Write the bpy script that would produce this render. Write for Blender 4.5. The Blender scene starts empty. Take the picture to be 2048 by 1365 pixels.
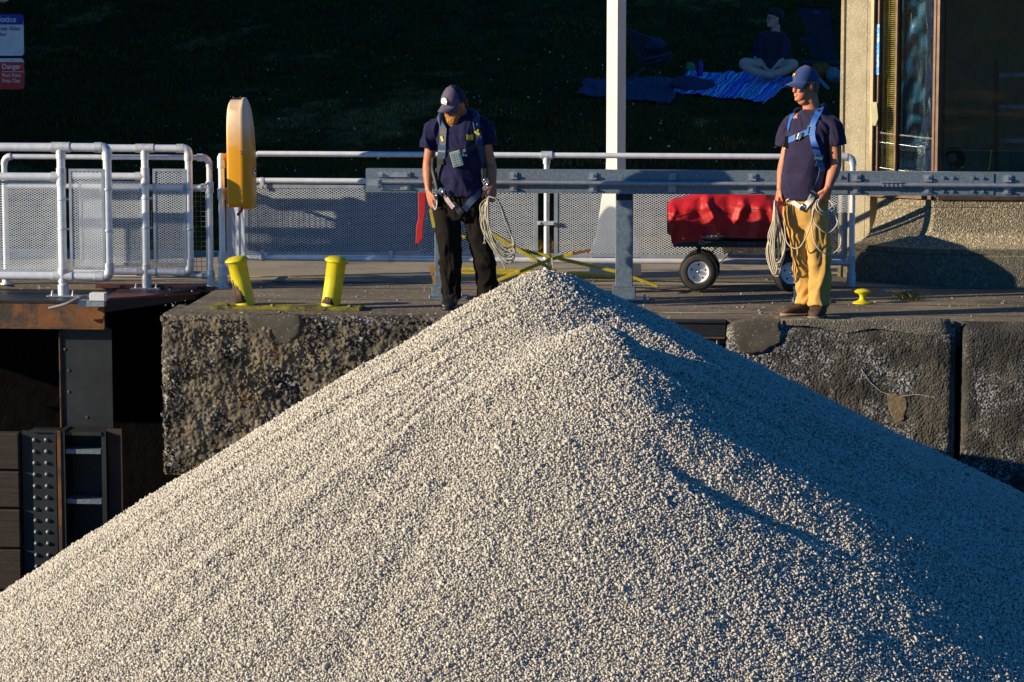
import bpy, bmesh, math, random
import numpy as np
from mathutils import Vector, Matrix, noise
from mathutils.bvhtree import BVHTree
R = math.radians
sc = bpy.context.scene
C = sc.collection
random.seed(7)

# ---------------------------------------------------------------- camera, world, sun, exposure
F_PX, YAW, PITCH, DIST, CAM_H = 5940.0, R(5.0), R(7.125), 22.0, 2.571
fh = Vector((-math.sin(YAW), math.cos(YAW), 0)); RT = Vector((math.cos(YAW), math.sin(YAW), 0))
FW = fh*math.cos(PITCH) - Vector((0, 0, math.sin(PITCH))); UP = fh*math.sin(PITCH) + Vector((0, 0, math.cos(PITCH)))
CAM = Vector((DIST*math.sin(YAW), -DIST*math.cos(YAW), CAM_H))
cd = bpy.data.cameras.new('camera'); cam = bpy.data.objects.new('camera', cd); C.objects.link(cam)
M = Matrix.Identity(3); M.col[0] = RT; M.col[1] = UP; M.col[2] = -FW
cam.matrix_world = Matrix.Translation(CAM) @ M.to_4x4()
cd.sensor_width = 36; cd.lens = 36*F_PX/2048; cd.clip_end = 6000; cd.clip_start = .5
sc.camera = cam
SUN_AZ, SUN_EL = R(20), R(17)          # azimuth: from the left of the wall line, turned towards the camera
TOSUN = Vector((-math.cos(SUN_EL)*math.cos(SUN_AZ), -math.cos(SUN_EL)*math.sin(SUN_AZ), math.sin(SUN_EL)))
w = bpy.data.worlds.new('World'); sc.world = w; w.use_nodes = True
nt = w.node_tree; bg = nt.nodes['Background']
sky = nt.nodes.new('ShaderNodeTexSky'); sky.sky_type = 'NISHITA'; sky.sun_disc = False
sky.sun_elevation = SUN_EL
sky.sun_rotation = math.atan2(TOSUN.x, TOSUN.y)
sky.ozone_density = 6.0; sky.air_density = 1.0; sky.dust_density = .3
tint = nt.nodes.new('ShaderNodeMix'); tint.data_type = 'RGBA'; tint.blend_type = 'MULTIPLY'; tint.inputs[0].default_value = 1; tint.inputs[7].default_value = (.26, 1.0, 1.45, 1)
nt.links.new(sky.outputs[0], tint.inputs[6]); nt.links.new(tint.outputs[2], bg.inputs[0]); bg.inputs[1].default_value = .055
sl = bpy.data.lights.new('sun', 'SUN'); sl.energy = 5.0; sl.angle = R(.5); sl.color = (1, .84, .6)
so = bpy.data.objects.new('sun', sl); C.objects.link(so)
so.rotation_euler = (-TOSUN).to_track_quat('-Z', 'Y').to_euler(); so.location = (0, 0, 30)
sc.view_settings.view_transform = 'Standard'; sc.view_settings.look = 'None'
sc.view_settings.gamma = 1; sc.view_settings.exposure = 0.6
try: sc.view_settings.use_curve_mapping = False
except Exception: pass

def ray(px, py): return (FW + RT*((px-1024)/F_PX) + UP*((682.5-py)/F_PX))
def P(px, py, Y):                       # point of the depth plane y = Y seen at a pixel of the photograph
    d = ray(px, py); return CAM + d*((Y-CAM.y)/d.y)
def G(px, py, z=0.0):
    d = ray(px, py); return CAM + d*((z-CAM.z)/d.z)
def X(px, Y, py=600): return P(px, py, Y).x
def Z(px, py, Y): return P(px, py, Y).z
def lin(c): return tuple(((v/255/12.92) if v/255 <= .04045 else ((v/255+.055)/1.055)**2.4) for v in c)

# ---------------------------------------------------------------- materials
def mat(name, c1, c2=None, scale=8, rough=.7, metal=0, bump=0, bscale=60, c3=None, c3scale=3, c3at=.62, stretch=(1, 1, 1), spec=.5, det=5, sheen=0, speck=None, smask=None, voro=False, rvar=0, lo=.35, hi=.65):
    m = bpy.data.materials.new(name); m.use_nodes = True; t = m.node_tree; n = t.nodes; L = t.links.new
    b = n['Principled BSDF']; b.inputs['Roughness'].default_value = rough; b.inputs['Metallic'].default_value = metal
    b.inputs['Specular IOR Level'].default_value = spec
    if sheen: b.inputs['Sheen Weight'].default_value = sheen
    c2 = c2 or tuple(v*.75 for v in c1)
    tc = n.new('ShaderNodeTexCoord'); mp = n.new('ShaderNodeMapping'); mp.inputs['Scale'].default_value = stretch
    L(tc.outputs['Object'], mp.inputs[0])
    def nz(s, d=det, r=.6):
        x = n.new('ShaderNodeTexNoise'); x.inputs['Scale'].default_value = s; x.inputs['Detail'].default_value = d; x.inputs['Roughness'].default_value = r
        L(mp.outputs[0], x.inputs[0]); return x
    def ramp(src, a, bb):
        r = n.new('ShaderNodeMapRange'); r.inputs[1].default_value = a; r.inputs[2].default_value = bb; L(src, r.inputs[0]); return r.outputs[0]
    def mix(f, a, bcol):
        x = n.new('ShaderNodeMix'); x.data_type = 'RGBA'; L(f, x.inputs[0])
        for i, v in ((6, a), (7, bcol)):
            if hasattr(v, 'is_output'): L(v, x.inputs[i])
            else: x.inputs[i].default_value = (*v, 1)
        return x.outputs[2]
    a = nz(scale)
    col = mix(ramp(a.outputs[0], lo, hi), c1, c2)
    if c3: col = mix(ramp(nz(c3scale, 8, .7).outputs[0], c3at, c3at+.07), col, c3)
    if speck:                           # (colour, scale, threshold)
        v = n.new('ShaderNodeTexVoronoi'); v.inputs['Scale'].default_value = speck[1]; L(mp.outputs[0], v.inputs[0])
        sx = n.new('ShaderNodeSeparateColor'); L(v.outputs['Color'], sx.inputs[0]); fac = ramp(sx.outputs[0], speck[2], speck[2]+.06)
        if smask:                       # flecks gather in patches
            mm = n.new('ShaderNodeMath'); mm.operation = 'MULTIPLY'; L(fac, mm.inputs[0]); L(ramp(nz(smask[0], 6, .65).outputs[0], smask[1], smask[1]+.16), mm.inputs[1]); fac = mm.outputs[0]
        col = mix(fac, col, speck[0])
    L(col, b.inputs['Base Color'])
    if rvar: 
        rr = n.new('ShaderNodeMapRange'); rr.inputs[3].default_value = rough-rvar; rr.inputs[4].default_value = rough+rvar; L(a.outputs[0], rr.inputs[0]); L(rr.outputs[0], b.inputs['Roughness'])
    if bump:
        bp = n.new('ShaderNodeBump'); bp.inputs['Strength'].default_value = 1; bp.inputs['Distance'].default_value = bump
        if voro:
            v = n.new('ShaderNodeTexVoronoi'); v.inputs['Scale'].default_value = bscale; L(mp.outputs[0], v.inputs[0])
            inv = n.new('ShaderNodeMath'); inv.operation = 'SUBTRACT'; inv.inputs[0].default_value = 1; L(v.outputs['Distance'], inv.inputs[1]); L(inv.outputs[0], bp.inputs['Height'])
        else: L(nz(bscale, 6, .65).outputs[0], bp.inputs['Height'])
        L(bp.outputs[0], b.inputs['Normal'])
    return m
MT = {}
MT['alu'] = mat('aluminium', (.84, .86, .9), (.68, .71, .76), 14, .36, .35, .0006, 90, rvar=.08)
MT['fitting'] = mat('cast_fitting', (.68, .7, .73), (.48, .5, .54), 25, .48, .4, .001, 120)
MT['mesh'] = mat('expanded_metal', (.84, .9, .97), (.7, .77, .86), 9, .45, .1)
MT['meshframe'] = mat('mesh_frame', (.42, .47, .54), (.3, .34, .4), 9, .5, .5)
MT['galv'] = mat('galvanised', (.19, .25, .31), (.12, .16, .2), 45, .5, .35, .0004, 200, c3=(.28, .3, .32), c3scale=30, c3at=.6)
MT['galvpipe'] = mat('galvanised_bright', (.45, .47, .52), (.3, .33, .38), 20, .42, .6)
MT['yellow'] = mat('yellow_enamel', (.66, .56, .01), (.5, .42, .01), 7, .4, 0, .0015, 25, c3=(.07, .045, .02), c3scale=9, c3at=.66)
MT['yellowbar'] = mat('yellow_worn_paint', (.5, .4, .01), (.36, .28, .01), 20, .55, 0, .001, 60, c3=(.05, .04, .02), c3scale=22, c3at=.63)
MT['cab'] = mat('yellow_fibreglass', (.66, .27, .006), (.58, .22, .005), 5, .35, 0, .0006, 30)
MT['redsteel'] = mat('red_oxide_steel', (.14, .03, .025), (.05, .015, .015), 6, .5, .1, .001, 60)
MT['rust'] = mat('rusty_steel', (.2, .075, .018), (.06, .035, .022), 5, .75, .1, .002, 40, c3=(.04, .03, .025), c3scale=2.5, c3at=.5)
MT['rustdark'] = mat('dark_rust_plate', (.045, .022, .014), (.02, .012, .009), 6, .8)
MT['darksteel'] = mat('dark_painted_steel', (.018, .023, .028), (.008, .009, .012), 4, .55, .2, .001, 50, c3=(.05, .025, .01), c3scale=4, c3at=.6)
MT['timber'] = mat('dark_timber', (.03, .018, .013), (.01, .007, .006), 6, .8, 0, .004, 22, stretch=(.5, 1, 6))
MT['deck'] = mat('old_concrete_deck', (.2, .16, .11), (.1, .08, .055), 1.6, .9, 0, .004, 55, c3=(.055, .05, .045), c3scale=1.1, c3at=.55, speck=((.42, .37, .29), 95, .93), stretch=(.55, 1, 1))
MT['path'] = mat('paving', (.33, .28, .2), (.24, .205, .145), 1.5, .9, 0, .003, 60, c3=(.14, .125, .1), c3scale=.9, c3at=.55)
MT['wallrough'] = mat('exposed_aggregate', (.13, .105, .07), (.018, .016, .012), 3.2, .85, 0, .014, 30, c3=(.09, .045, .01), c3scale=2.6, c3at=.6, speck=((.27, .26, .25), 55, .72), smask=(3, .45), voro=True, lo=.4, hi=.6)
MT['wallsmooth'] = mat('algae_stained_concrete', (.085, .075, .056), (.028, .026, .02), 2.4, .85, 0, .007, 60, c3=(.026, .025, .022), c3scale=1.3, c3at=.5, speck=((.4, .4, .42), 90, .6), smask=(2.2, .47), voro=True, lo=.4, hi=.6)
MT['patch'] = mat('mortar_patch', (.09, .08, .06), (.05, .045, .034), 5, .9, 0, .003, 80, speck=((.3, .28, .25), 110, .95))
MT['wallcap'] = mat('wall_cap_concrete', (.17, .15, .115), (.1, .09, .07), 4, .88, 0, .005, 70, voro=True, speck=((.34, .31, .27), 90, .93))
MT['black'] = mat('near_black', (.004, .004, .0045), (.002, .002, .002), rough=.95, spec=.05, bump=.02, bscale=8)  # near-black base colour for recess backs and wall core
MT['bldg'] = mat('tan_concrete', (.4, .345, .235), (.3, .255, .17), 6, .9, 0, .004, 90, speck=((.5, .44, .33), 130, .9), voro=True)
MT['bldg2'] = mat('tan_aggregate', (.34, .29, .19), (.12, .1, .068), 60, .9, 0, .008, 80, voro=True, speck=((.55, .48, .36), 90, .88))
MT['plinth'] = mat('dark_base_aggregate', (.17, .16, .115), (.09, .085, .065), 30, .9, 0, .006, 90, voro=True, speck=((.4, .38, .33), 100, .95))
MT['bronze'] = mat('bronze_frame', (.17, .1, .065), (.1, .06, .04), 8, .4, .5)
MT['bronzelight'] = mat('worn_bronze_frame', (.4, .3, .17), (.26, .18, .1), 10, .45, .3, stretch=(1, 1, .2))
MT['whitepaint'] = mat('white_paint', (.66, .64, .61), (.56, .54, .5), 3, .55, 0, .0008, 25, c3=(.5, .45, .38), c3scale=6, c3at=.7)
MT['greypaint'] = mat('grey_post_paint', (.33, .33, .31), (.28, .28, .26), 3, .6)
MT['red'] = mat('red_vinyl', (.48, .012, .016), (.36, .008, .012), 5, .5, 0, .002, 30, spec=.4, rvar=.1)
MT['redplastic'] = mat('red_plastic', (.5, .02, .025), rough=.45)
MT['rubber'] = mat('tyre_rubber', (.022, .02, .018), (.035, .032, .027), 30, .8)
MT['rim'] = mat('white_wheel', (.75, .75, .78), (.68, .68, .7), 8, .35)
MT['blacksteel'] = mat('black_steel', (.012, .012, .014), rough=.45)
MT['steel'] = mat('bright_steel', (.75, .75, .76), rough=.25, metal=.9)
MT['rope'] = mat('braided_rope', (.6, .53, .4), (.45, .39, .28), 60, .85, 0, .0015, 220)
MT['rope2'] = mat('grey_braided_rope', (.46, .43, .35), (.26, .24, .19), 40, .85, 0, .0015, 220)
MT['skinA'] = mat('ruddy_skin', (.56, .22, .12), (.48, .16, .085), 22, .5, 0, .0008, 140, spec=.35)
MT['skinB'] = mat('tanned_skin', (.5, .2, .11), (.42, .15, .08), 22, .5, 0, .0008, 140, spec=.35)
MT['skinC'] = mat('pale_skin', (.9, .48, .36), (.78, .4, .3), 18, .55)
MT['beard'] = mat('ginger_beard', (.48, .22, .045), (.16, .065, .018), 70, .9, 0, .004, 160, stretch=(1, 1, .5))
MT['hair'] = mat('dark_hair', (.02, .014, .012), rough=.6, bump=.003, bscale=90)
MT['navy'] = mat('navy_cotton', (.027, .021, .056), (.018, .014, .04), 12, .9, 0, .0008, 400, spec=.2, sheen=.08)
MT['navy2'] = mat('blue_navy_cotton', (.012, .013, .055), (.008, .009, .037), 12, .9, 0, .0008, 400, spec=.2, sheen=.06)
MT['capA'] = mat('faded_purple_navy_twill', (.1, .075, .13), (.07, .055, .1), 25, .9, 0, .0006, 400, sheen=.2)
MT['capAmesh'] = mat('dark_navy_twill', (.018, .016, .04), rough=.9)
MT['capB'] = mat('royal_navy_twill', (.018, .05, .18), (.013, .035, .13), 25, .85, 0, .0006, 400, sheen=.2)
MT['blackcloth'] = mat('black_work_trousers', (.0055, .0042, .0035), (.009, .007, .0055), 6, .95, 0, .001, 300, spec=.2)
MT['khaki'] = mat('khaki_canvas', (.6, .34, .085), (.48, .26, .06), 6, .9, 0, .0012, 300)
MT['webblue'] = mat('blue_webbing', (.02, .13, .48), (.015, .09, .36), 40, .6, 0, .0006, 400)
MT['webnavy'] = mat('dark_blue_webbing', (.015, .05, .13), (.01, .03, .08), 40, .65)
MT['webblack'] = mat('black_webbing', (.012, .013, .018), rough=.6)
MT['webwhite'] = mat('pale_webbing', (.7, .66, .62), (.6, .55, .52), 20, .8)
MT['pad'] = mat('pink_grey_pad', (.5, .4, .4), rough=.8)
MT['decal'] = mat('yellow_print', (.75, .55, .01), rough=.6)
MT['white'] = mat('white_print', (.8, .8, .82), (.76, .76, .8), 3, .5)
MT['boot'] = mat('brown_leather', (.075, .04, .02), (.045, .025, .014), 18, .7, 0, .002, 60)
MT['sole'] = mat('tan_sole', (.25, .18, .1), rough=.8)
MT['bootblack'] = mat('black_leather', (.014, .013, .013), rough=.45)
MT['lens'] = mat('dark_lens', (.008, .006, .006), rough=.12)
MT['signblue'] = mat('sign_blue', (.01, .025, .4), rough=.4)
MT['signwhite'] = mat('sign_white', (.75, .76, .78), rough=.45)
MT['signred'] = mat('sign_red', (.62, .02, .015), rough=.4)
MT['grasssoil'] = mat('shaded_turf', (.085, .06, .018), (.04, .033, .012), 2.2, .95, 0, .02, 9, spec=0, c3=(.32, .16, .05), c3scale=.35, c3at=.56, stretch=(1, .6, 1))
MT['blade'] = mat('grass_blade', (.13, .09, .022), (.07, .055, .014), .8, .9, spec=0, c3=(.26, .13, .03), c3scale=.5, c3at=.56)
MT['leaf'] = mat('leaf', (.03, .055, .02), (.02, .035, .012), 2, .6)
MT['bark'] = mat('bark', (.06, .045, .03), rough=.9, bump=.01, bscale=20)
MT['weed'] = mat('weed_leaf', (.09, .13, .02), (.2, .17, .04), 25, .7)
MT['weeddry'] = mat('dry_weed', (.3, .2, .12), rough=.8)
MT['water'] = mat('lock_water', (.01, .02, .018), rough=.08, bump=.02, bscale=3)
MT['brass'] = mat('brass', (.85, .5, .12), rough=.22, metal=1)
MT['chairfab'] = mat('dark_chair_fabric', (.02, .022, .035), (.03, .035, .05), 20, .8)
MT['chairblue'] = mat('blue_chair_fabric', (.02, .05, .2), rough=.8)
MT['blanket'] = mat('dark_blue_blanket', (.04, .06, .13), (.03, .045, .1), 12, .95, stretch=(1, 1, 8))
MT['orange'] = mat('orange_cloth', (.42, .12, .015), (.3, .08, .01), 14, .8)
MT['greenbag'] = mat('green_plastic', (.02, .3, .12), (.15, .3, .02), 9, .6)
MT['purple'] = mat('purple_plastic', (.08, .03, .35), rough=.4)
MT['bluetape'] = mat('blue_tape', (.08, .35, .75), (.5, .6, .7), 30, .6, lo=.5, hi=.55)
MT['maskpaper'] = mat('masking_paper', (.45, .42, .26), rough=.8)
MT['blind'] = mat('blind_slat', (.8, .62, .2), (.7, .5, .14), 7, .6)
MT['stripe'] = mat('deck_yellow_line', (.62, .42, .02), (.5, .33, .02), 8, .7)
MT['greywire'] = mat('green_wire_grid', (.16, .19, .13), rough=.5, metal=.3)
MT['device'] = mat('grey_green_device', (.3, .36, .3), rough=.5)
MT['screen'] = mat('keypad_blue_grey', (.13, .2, .24), rough=.4)
def glassmat(name, col, rough, alpha):
    m = bpy.data.materials.new(name); m.use_nodes = True; n = m.node_tree.nodes; L = m.node_tree.links.new
    g = n.new('ShaderNodeBsdfGlossy'); g.inputs['Roughness'].default_value = rough; g.inputs[0].default_value = (.9, .95, 1, 1)
    tr = n.new('ShaderNodeBsdfTransparent'); tr.inputs[0].default_value = (*col, 1)
    fr = n.new('ShaderNodeFresnel'); fr.inputs[0].default_value = 1.5; ad = n.new('ShaderNodeMath'); ad.operation = 'ADD'; ad.inputs[1].default_value = alpha
    mx = n.new('ShaderNodeMixShader'); L(fr.outputs[0], ad.inputs[0]); L(ad.outputs[0], mx.inputs[0]); L(tr.outputs[0], mx.inputs[1]); L(g.outputs[0], mx.inputs[2]); L(mx.outputs[0], n['Material Output'].inputs[0])
    return m
MT['glass'] = glassmat('window_glass', (.88, .92, .9), .02, .02)
MT['film'] = glassmat('clear_blue_film', (.3, .42, .75), .16, .12)
def stripes():
    m = bpy.data.materials.new('striped_blanket'); m.use_nodes = True; n = m.node_tree.nodes; L = m.node_tree.links.new
    tc = n.new('ShaderNodeTexCoord'); sx = n.new('ShaderNodeSeparateXYZ'); L(tc.outputs['UV'], sx.inputs[0])
    ns = n.new('ShaderNodeTexNoise'); ns.noise_dimensions = '1D'; ns.inputs['Scale'].default_value = 26; ns.inputs['Detail'].default_value = 1; L(sx.outputs[0], ns.inputs['W'])
    r = n.new('ShaderNodeValToRGB'); L(ns.outputs[0], r.inputs[0]); e = r.color_ramp; e.interpolation = 'CONSTANT'
    e.elements[0].color = (.05, .1, .7, 1); e.elements[1].position = .42; e.elements[1].color = (.1, .13, .9, 1)
    for p, c in ((.46, (.03, .04, .2, 1)), (.49, (.5, .85, .95, 1)), (.53, (.2, .15, .8, 1)), (.57, (.3, .9, .95, 1)), (.61, (.04, .08, .7, 1))): x = e.elements.new(p); x.color = c
    L(r.outputs[0], n['Principled BSDF'].inputs['Base Color']); n['Principled BSDF'].inputs['Roughness'].default_value = .9
    return m
MT['stripes'] = stripes()
def stonemat():
    m = bpy.data.materials.new('crushed_stone'); m.use_nodes = True; n = m.node_tree.nodes; L = m.node_tree.links.new
    a = n.new('ShaderNodeAttribute'); a.attribute_name = 'tone'; r = n.new('ShaderNodeValToRGB'); L(a.outputs['Fac'], r.inputs[0]); e = r.color_ramp
    e.elements[0].color = (.16, .15, .14, 1); e.elements[1].color = (.66, .6, .5, 1)
    for p, c in ((.06, (.34, .32, .28, 1)), (.3, (.48, .445, .385, 1)), (.7, (.57, .53, .455, 1))): x = e.elements.new(p); x.color = c
    b = n['Principled BSDF']; L(r.outputs[0], b.inputs['Base Color']); b.inputs['Roughness'].default_value = .85; return m
MT['stone'] = stonemat()

# ---------------------------------------------------------------- object helpers
ORG = {}
def tag(o, label=None, cat=None, group=None, kind=None):
    for k, v in (('label', label), ('category', cat), ('group', group), ('kind', kind)):
        if v: o[k] = v
    return o
def thing(name, label, cat, loc, group=None):
    o = bpy.data.objects.new(name, None); C.objects.link(o); o.location = Vector(loc); ORG[o.name] = Vector(loc); o.empty_display_size = .1
    return tag(o, label, cat, group)
def root_org(p):
    return ORG.get(p.name, Vector((0, 0, 0)))
def put(name, me, m, parent=None, smooth=None):
    o = bpy.data.objects.new(name, me); C.objects.link(o)
    ms = m if isinstance(m, (list, tuple)) else [m]
    if len(me.materials) == 0:
        for x in ms: me.materials.append(MT[x] if isinstance(x, str) else x)
    if parent:
        org = root_org(parent); me.transform(Matrix.Translation(-org)); o.parent = parent; ORG[o.name] = org
    else: ORG[o.name] = Vector((0, 0, 0))
    if smooth is not None:
        me.shade_smooth()
        if smooth < 180: me.set_sharp_from_angle(angle=R(smooth))
    return o
def rebase(o):                          # a top-level single mesh gets its origin at its base centre
    me = o.data; n = len(me.vertices); a = np.empty(n*3, np.float32); me.vertices.foreach_get('co', a); a = a.reshape(-1, 3)
    c = Vector(((a[:, 0].min()+a[:, 0].max())/2, (a[:, 1].min()+a[:, 1].max())/2, a[:, 2].min()))
    me.transform(Matrix.Translation(-c)); o.location = c; ORG[o.name] = c; return o
class MB:
    def __init__(s): s.v = []; s.f = []; s.mi = []; s.cur = 0
    def add(s, vs, fs):
        b = len(s.v); s.v += [tuple(v) for v in vs]; s.f += [tuple(b+i for i in f) for f in fs]; s.mi += [s.cur]*len(fs); return s
    def box(s, a, b):                   # axis-aligned from corner a to b
        x0, y0, z0 = (min(a[i], b[i]) for i in range(3)); x1, y1, z1 = (max(a[i], b[i]) for i in range(3))
        return s.add([(x0, y0, z0), (x1, y0, z0), (x1, y1, z0), (x0, y1, z0), (x0, y0, z1), (x1, y0, z1), (x1, y1, z1), (x0, y1, z1)],
                     [(0, 3, 2, 1), (4, 5, 6, 7), (0, 1, 5, 4), (1, 2, 6, 5), (2, 3, 7, 6), (3, 0, 4, 7)])
    def obox(s, c, ax, ay, az):         # centre and three half-axis vectors
        c = Vector(c); vs = [c+ax*i+ay*j+az*k for k in (-1, 1) for (i, j) in ((-1, -1), (1, -1), (1, 1), (-1, 1))]
        return s.add(vs, [(0, 3, 2, 1), (4, 5, 6, 7), (0, 1, 5, 4), (1, 2, 6, 5), (2, 3, 7, 6), (3, 0, 4, 7)])
    def bar(s, a, b, wv, h, side=None): # flat bar between two points
        a = Vector(a); b = Vector(b); d = (b-a); l = d.length; d.normalize(); sd = Vector(side) if side else d.orthogonal(); sd = (sd-d*sd.dot(d)).normalized(); o = d.cross(sd)
        return s.obox((a+b)/2, d*(l/2), sd*(wv/2), o*(h/2))
    def rings(s, rs, cap=True, closed=False):
        b = len(s.v); n = len(rs[0]); 
        for r in rs: s.v += [tuple(p) for p in r]
        m = len(rs); q = m if closed else m-1
        for i in range(q):
            for j in range(n):
                i2 = (i+1) % m; j2 = (j+1) % n
                s.f.append((b+i*n+j, b+i*n+j2, b+i2*n+j2, b+i2*n+j)); s.mi.append(s.cur)
        if cap and not closed:
            s.f.append(tuple(b+j for j in reversed(range(n)))); s.f.append(tuple(b+(m-1)*n+j for j in range(n))); s.mi += [s.cur]*2
        return s
    def tube(s, pts, r, seg=10, closed=False, cap=True, flat=None):
        pts = [Vector(p) for p in pts]; n = len(pts); rs = []; rad = r if isinstance(r, (list, tuple)) else [r]*n
        t0 = (pts[1]-pts[0]).normalized(); u = t0.orthogonal().normalized() if flat is None else (Vector(flat)-t0*Vector(flat).dot(t0)).normalized(); prev = t0
        for i in range(n):
            if closed: t = (pts[(i+1) % n]-pts[i-1]).normalized()
            else: t = (pts[min(i+1, n-1)]-pts[max(i-1, 0)]).normalized()
            u = (u-t*u.dot(t))
            if u.length < 1e-5: u = t.orthogonal()
            u.normalize(); w_ = t.cross(u)
            rs.append([pts[i]+u*(rad[i]*math.cos(2*math.pi*k/seg))+w_*(rad[i]*math.sin(2*math.pi*k/seg)) for k in range(seg)])
        return s.rings(rs, cap, closed)
    def lathe(s, c, prof, seg=24, axis='z', ax=None):
        c = Vector(c); A = ax or {'z': Vector((0, 0, 1)), 'x': Vector((1, 0, 0)), 'y': Vector((0, 1, 0))}[axis]
        u = A.orthogonal().normalized(); v = A.cross(u)
        return s.rings([[c+A*h+u*(r*math.cos(2*math.pi*k/seg))+v*(r*math.sin(2*math.pi*k/seg)) for k in range(seg)] for (r, h) in prof], cap=True)
    def ell(s, c, rx, ry, rz, m=None, seg=14, rg=9):
        c = Vector(c); m = m or Matrix.Identity(3); rs = []
        for i in range(1, rg):
            a = math.pi*i/rg; rs.append([c+m @ Vector((rx*math.sin(a)*math.cos(2*math.pi*k/seg), ry*math.sin(a)*math.sin(2*math.pi*k/seg), -rz*math.cos(a))) for k in range(seg)])
        return s.rings(rs)
    def prism(s, poly, d):              # polygon (list of Vectors) extruded by vector d
        n = len(poly); d = Vector(d); vs = [Vector(p) for p in poly]+[Vector(p)+d for p in poly]
        return s.add(vs, [tuple(reversed(range(n))), tuple(range(n, 2*n))]+[(i, (i+1) % n, n+(i+1) % n, n+i) for i in range(n)])
    def mesh(s, name='mesh'):
        me = bpy.data.meshes.new(name); me.from_pydata(s.v, [], s.f); me.update()
        if any(s.mi): me.polygons.foreach_set('material_index', s.mi)
        return me
    def build(s, name, m, parent=None, smooth=40, fix=True, bevel=0):
        if bevel and smooth: smooth = 18
        me = s.mesh(name)
        if fix or bevel:
            bm = bmesh.new(); bm.from_mesh(me)
            bmesh.ops.recalc_face_normals(bm, faces=bm.faces)
            if bevel: bmesh.ops.bevel(bm, geom=[e for e in bm.edges if len(e.link_faces) == 2 and e.calc_face_angle(0) > .6], offset=bevel, segments=2, affect='EDGES', profile=.5)
            bm.to_mesh(me); bm.free()
        return put(name, me, m, parent, smooth)
def cr(pts, n=6):                       # Catmull-Rom through points
    p = [Vector(q) for q in pts]; p = [p[0]*2-p[1]]+p+[p[-1]*2-p[-2]]; out = []
    for i in range(1, len(p)-2):
        for k in range(n):
            t = k/n; out.append(.5*((2*p[i])+(p[i+1]-p[i-1])*t+(2*p[i-1]-5*p[i]+4*p[i+1]-p[i+2])*t*t+(3*p[i]-p[i-1]-3*p[i+1]+p[i+2])*t**3))
    out.append(p[-2]); return out
def crs(v, n=6):
    o = []
    for i in range(len(v)-1):
        for k in range(n):
            t = k/n; t = t*t*(3-2*t); o.append(v[i]*(1-t)+v[i+1]*t)
    return o+[v[-1]]
def remeshed(mb, voxel, smooth=4, disp=None, fac=.6):
    me = mb.mesh(); bm = bmesh.new(); bm.from_mesh(me); bmesh.ops.recalc_face_normals(bm, faces=bm.faces); bm.to_mesh(me); bm.free()
    o = bpy.data.objects.new('tmp', me); C.objects.link(o)
    a = o.modifiers.new('r', 'REMESH'); a.mode = 'VOXEL'; a.voxel_size = voxel
    if smooth: b = o.modifiers.new('s', 'SMOOTH'); b.iterations = smooth; b.factor = fac
    bpy.context.view_layer.update(); dg = bpy.context.evaluated_depsgraph_get()
    out = bpy.data.meshes.new_from_object(o.evaluated_get(dg)); bpy.data.objects.remove(o)
    if disp:
        vn = [v.normal.copy() for v in out.vertices]
        for v, nn in zip(out.vertices, vn): v.co += nn*disp(v.co, nn)
    return out
def bvh_of(me):
    vs = [v.co.copy() for v in me.vertices]; return BVHTree.FromPolygons(vs, [tuple(p.vertices) for p in me.polygons])
def text(name, s, m, parent, px, py, Y, hpx, off=.004, wide=1.0, bold=.0, align='LEFT', ux=None, nrm=None, tilt=0, at=None, z_up=None):
    cu = bpy.data.curves.new('t', 'FONT'); cu.body = s; cu.size = 1; cu.offset = bold; cu.extrude = .002; cu.align_x = align
    o = bpy.data.objects.new('t', cu); C.objects.link(o); bpy.context.view_layer.update()
    me = bpy.data.meshes.new_from_object(o.evaluated_get(bpy.context.evaluated_depsgraph_get())); bpy.data.objects.remove(o); me.materials.clear()
    p = at or P(px, py, Y-off); sz = (P(px, py, Y)-P(px, py+hpx, Y)).length/.7
    ux = (ux or Vector((1, 0, 0))).normalized(); uz = (z_up or Vector((0, 0, 1))).normalized()
    mm = Matrix.Identity(4); mm.col[0][:3] = ux*sz*wide; mm.col[1][:3] = uz*sz; mm.col[2][:3] = ux.cross(uz)*sz; mm.col[3][:3] = p
    me.transform(mm); return put(name, me, m, parent)
# ================================================================= setting: ground, water, hill
XL = X(322, 0, 700)                      # left corner of the lock wall block
def hill_z(x, y):
    t = y-5.0
    if t <= 0: return 0.0
    z = .112*t if t < 14 else 1.568+(t-14)*.2 if t < 60 else 10.77+(t-60)*.03
    return z+(.05*noise.noise(Vector((x*.35, y*.3, 0)))+.02*noise.noise(Vector((x*1.3, y*1.3, 4))))*min(1, t/2)
mb = MB(); xs = list(np.linspace(-14, 14, 90)); xs = [-900, -300, -120, -60, -30]+xs+[30, 60, 120, 300, 900]
ys = list(np.linspace(5.0, 32, 90))+[36, 42, 50, 60, 75, 120, 300, 1500]
for y in ys:
    for x in xs: mb.v.append((x, y, hill_z(x, y)-.004))
nx = len(xs)
for j in range(len(ys)-1):
    for i in range(nx-1): mb.f.append((j*nx+i, j*nx+i+1, (j+1)*nx+i+1, (j+1)*nx+i)); mb.mi.append(0)
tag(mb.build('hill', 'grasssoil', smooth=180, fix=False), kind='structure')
# far side of the lock, behind the photographer
mb = MB(); mb.box((-900, -900, -4.5), (900, -26, -.6)); tag(mb.build('ground', 'grasssoil'), kind='structure')
mb = MB(); mb.box((-200, -26, -4.6), (200, 3.5, -2.6)); tag(mb.build('water', 'water'), kind='structure')
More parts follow.
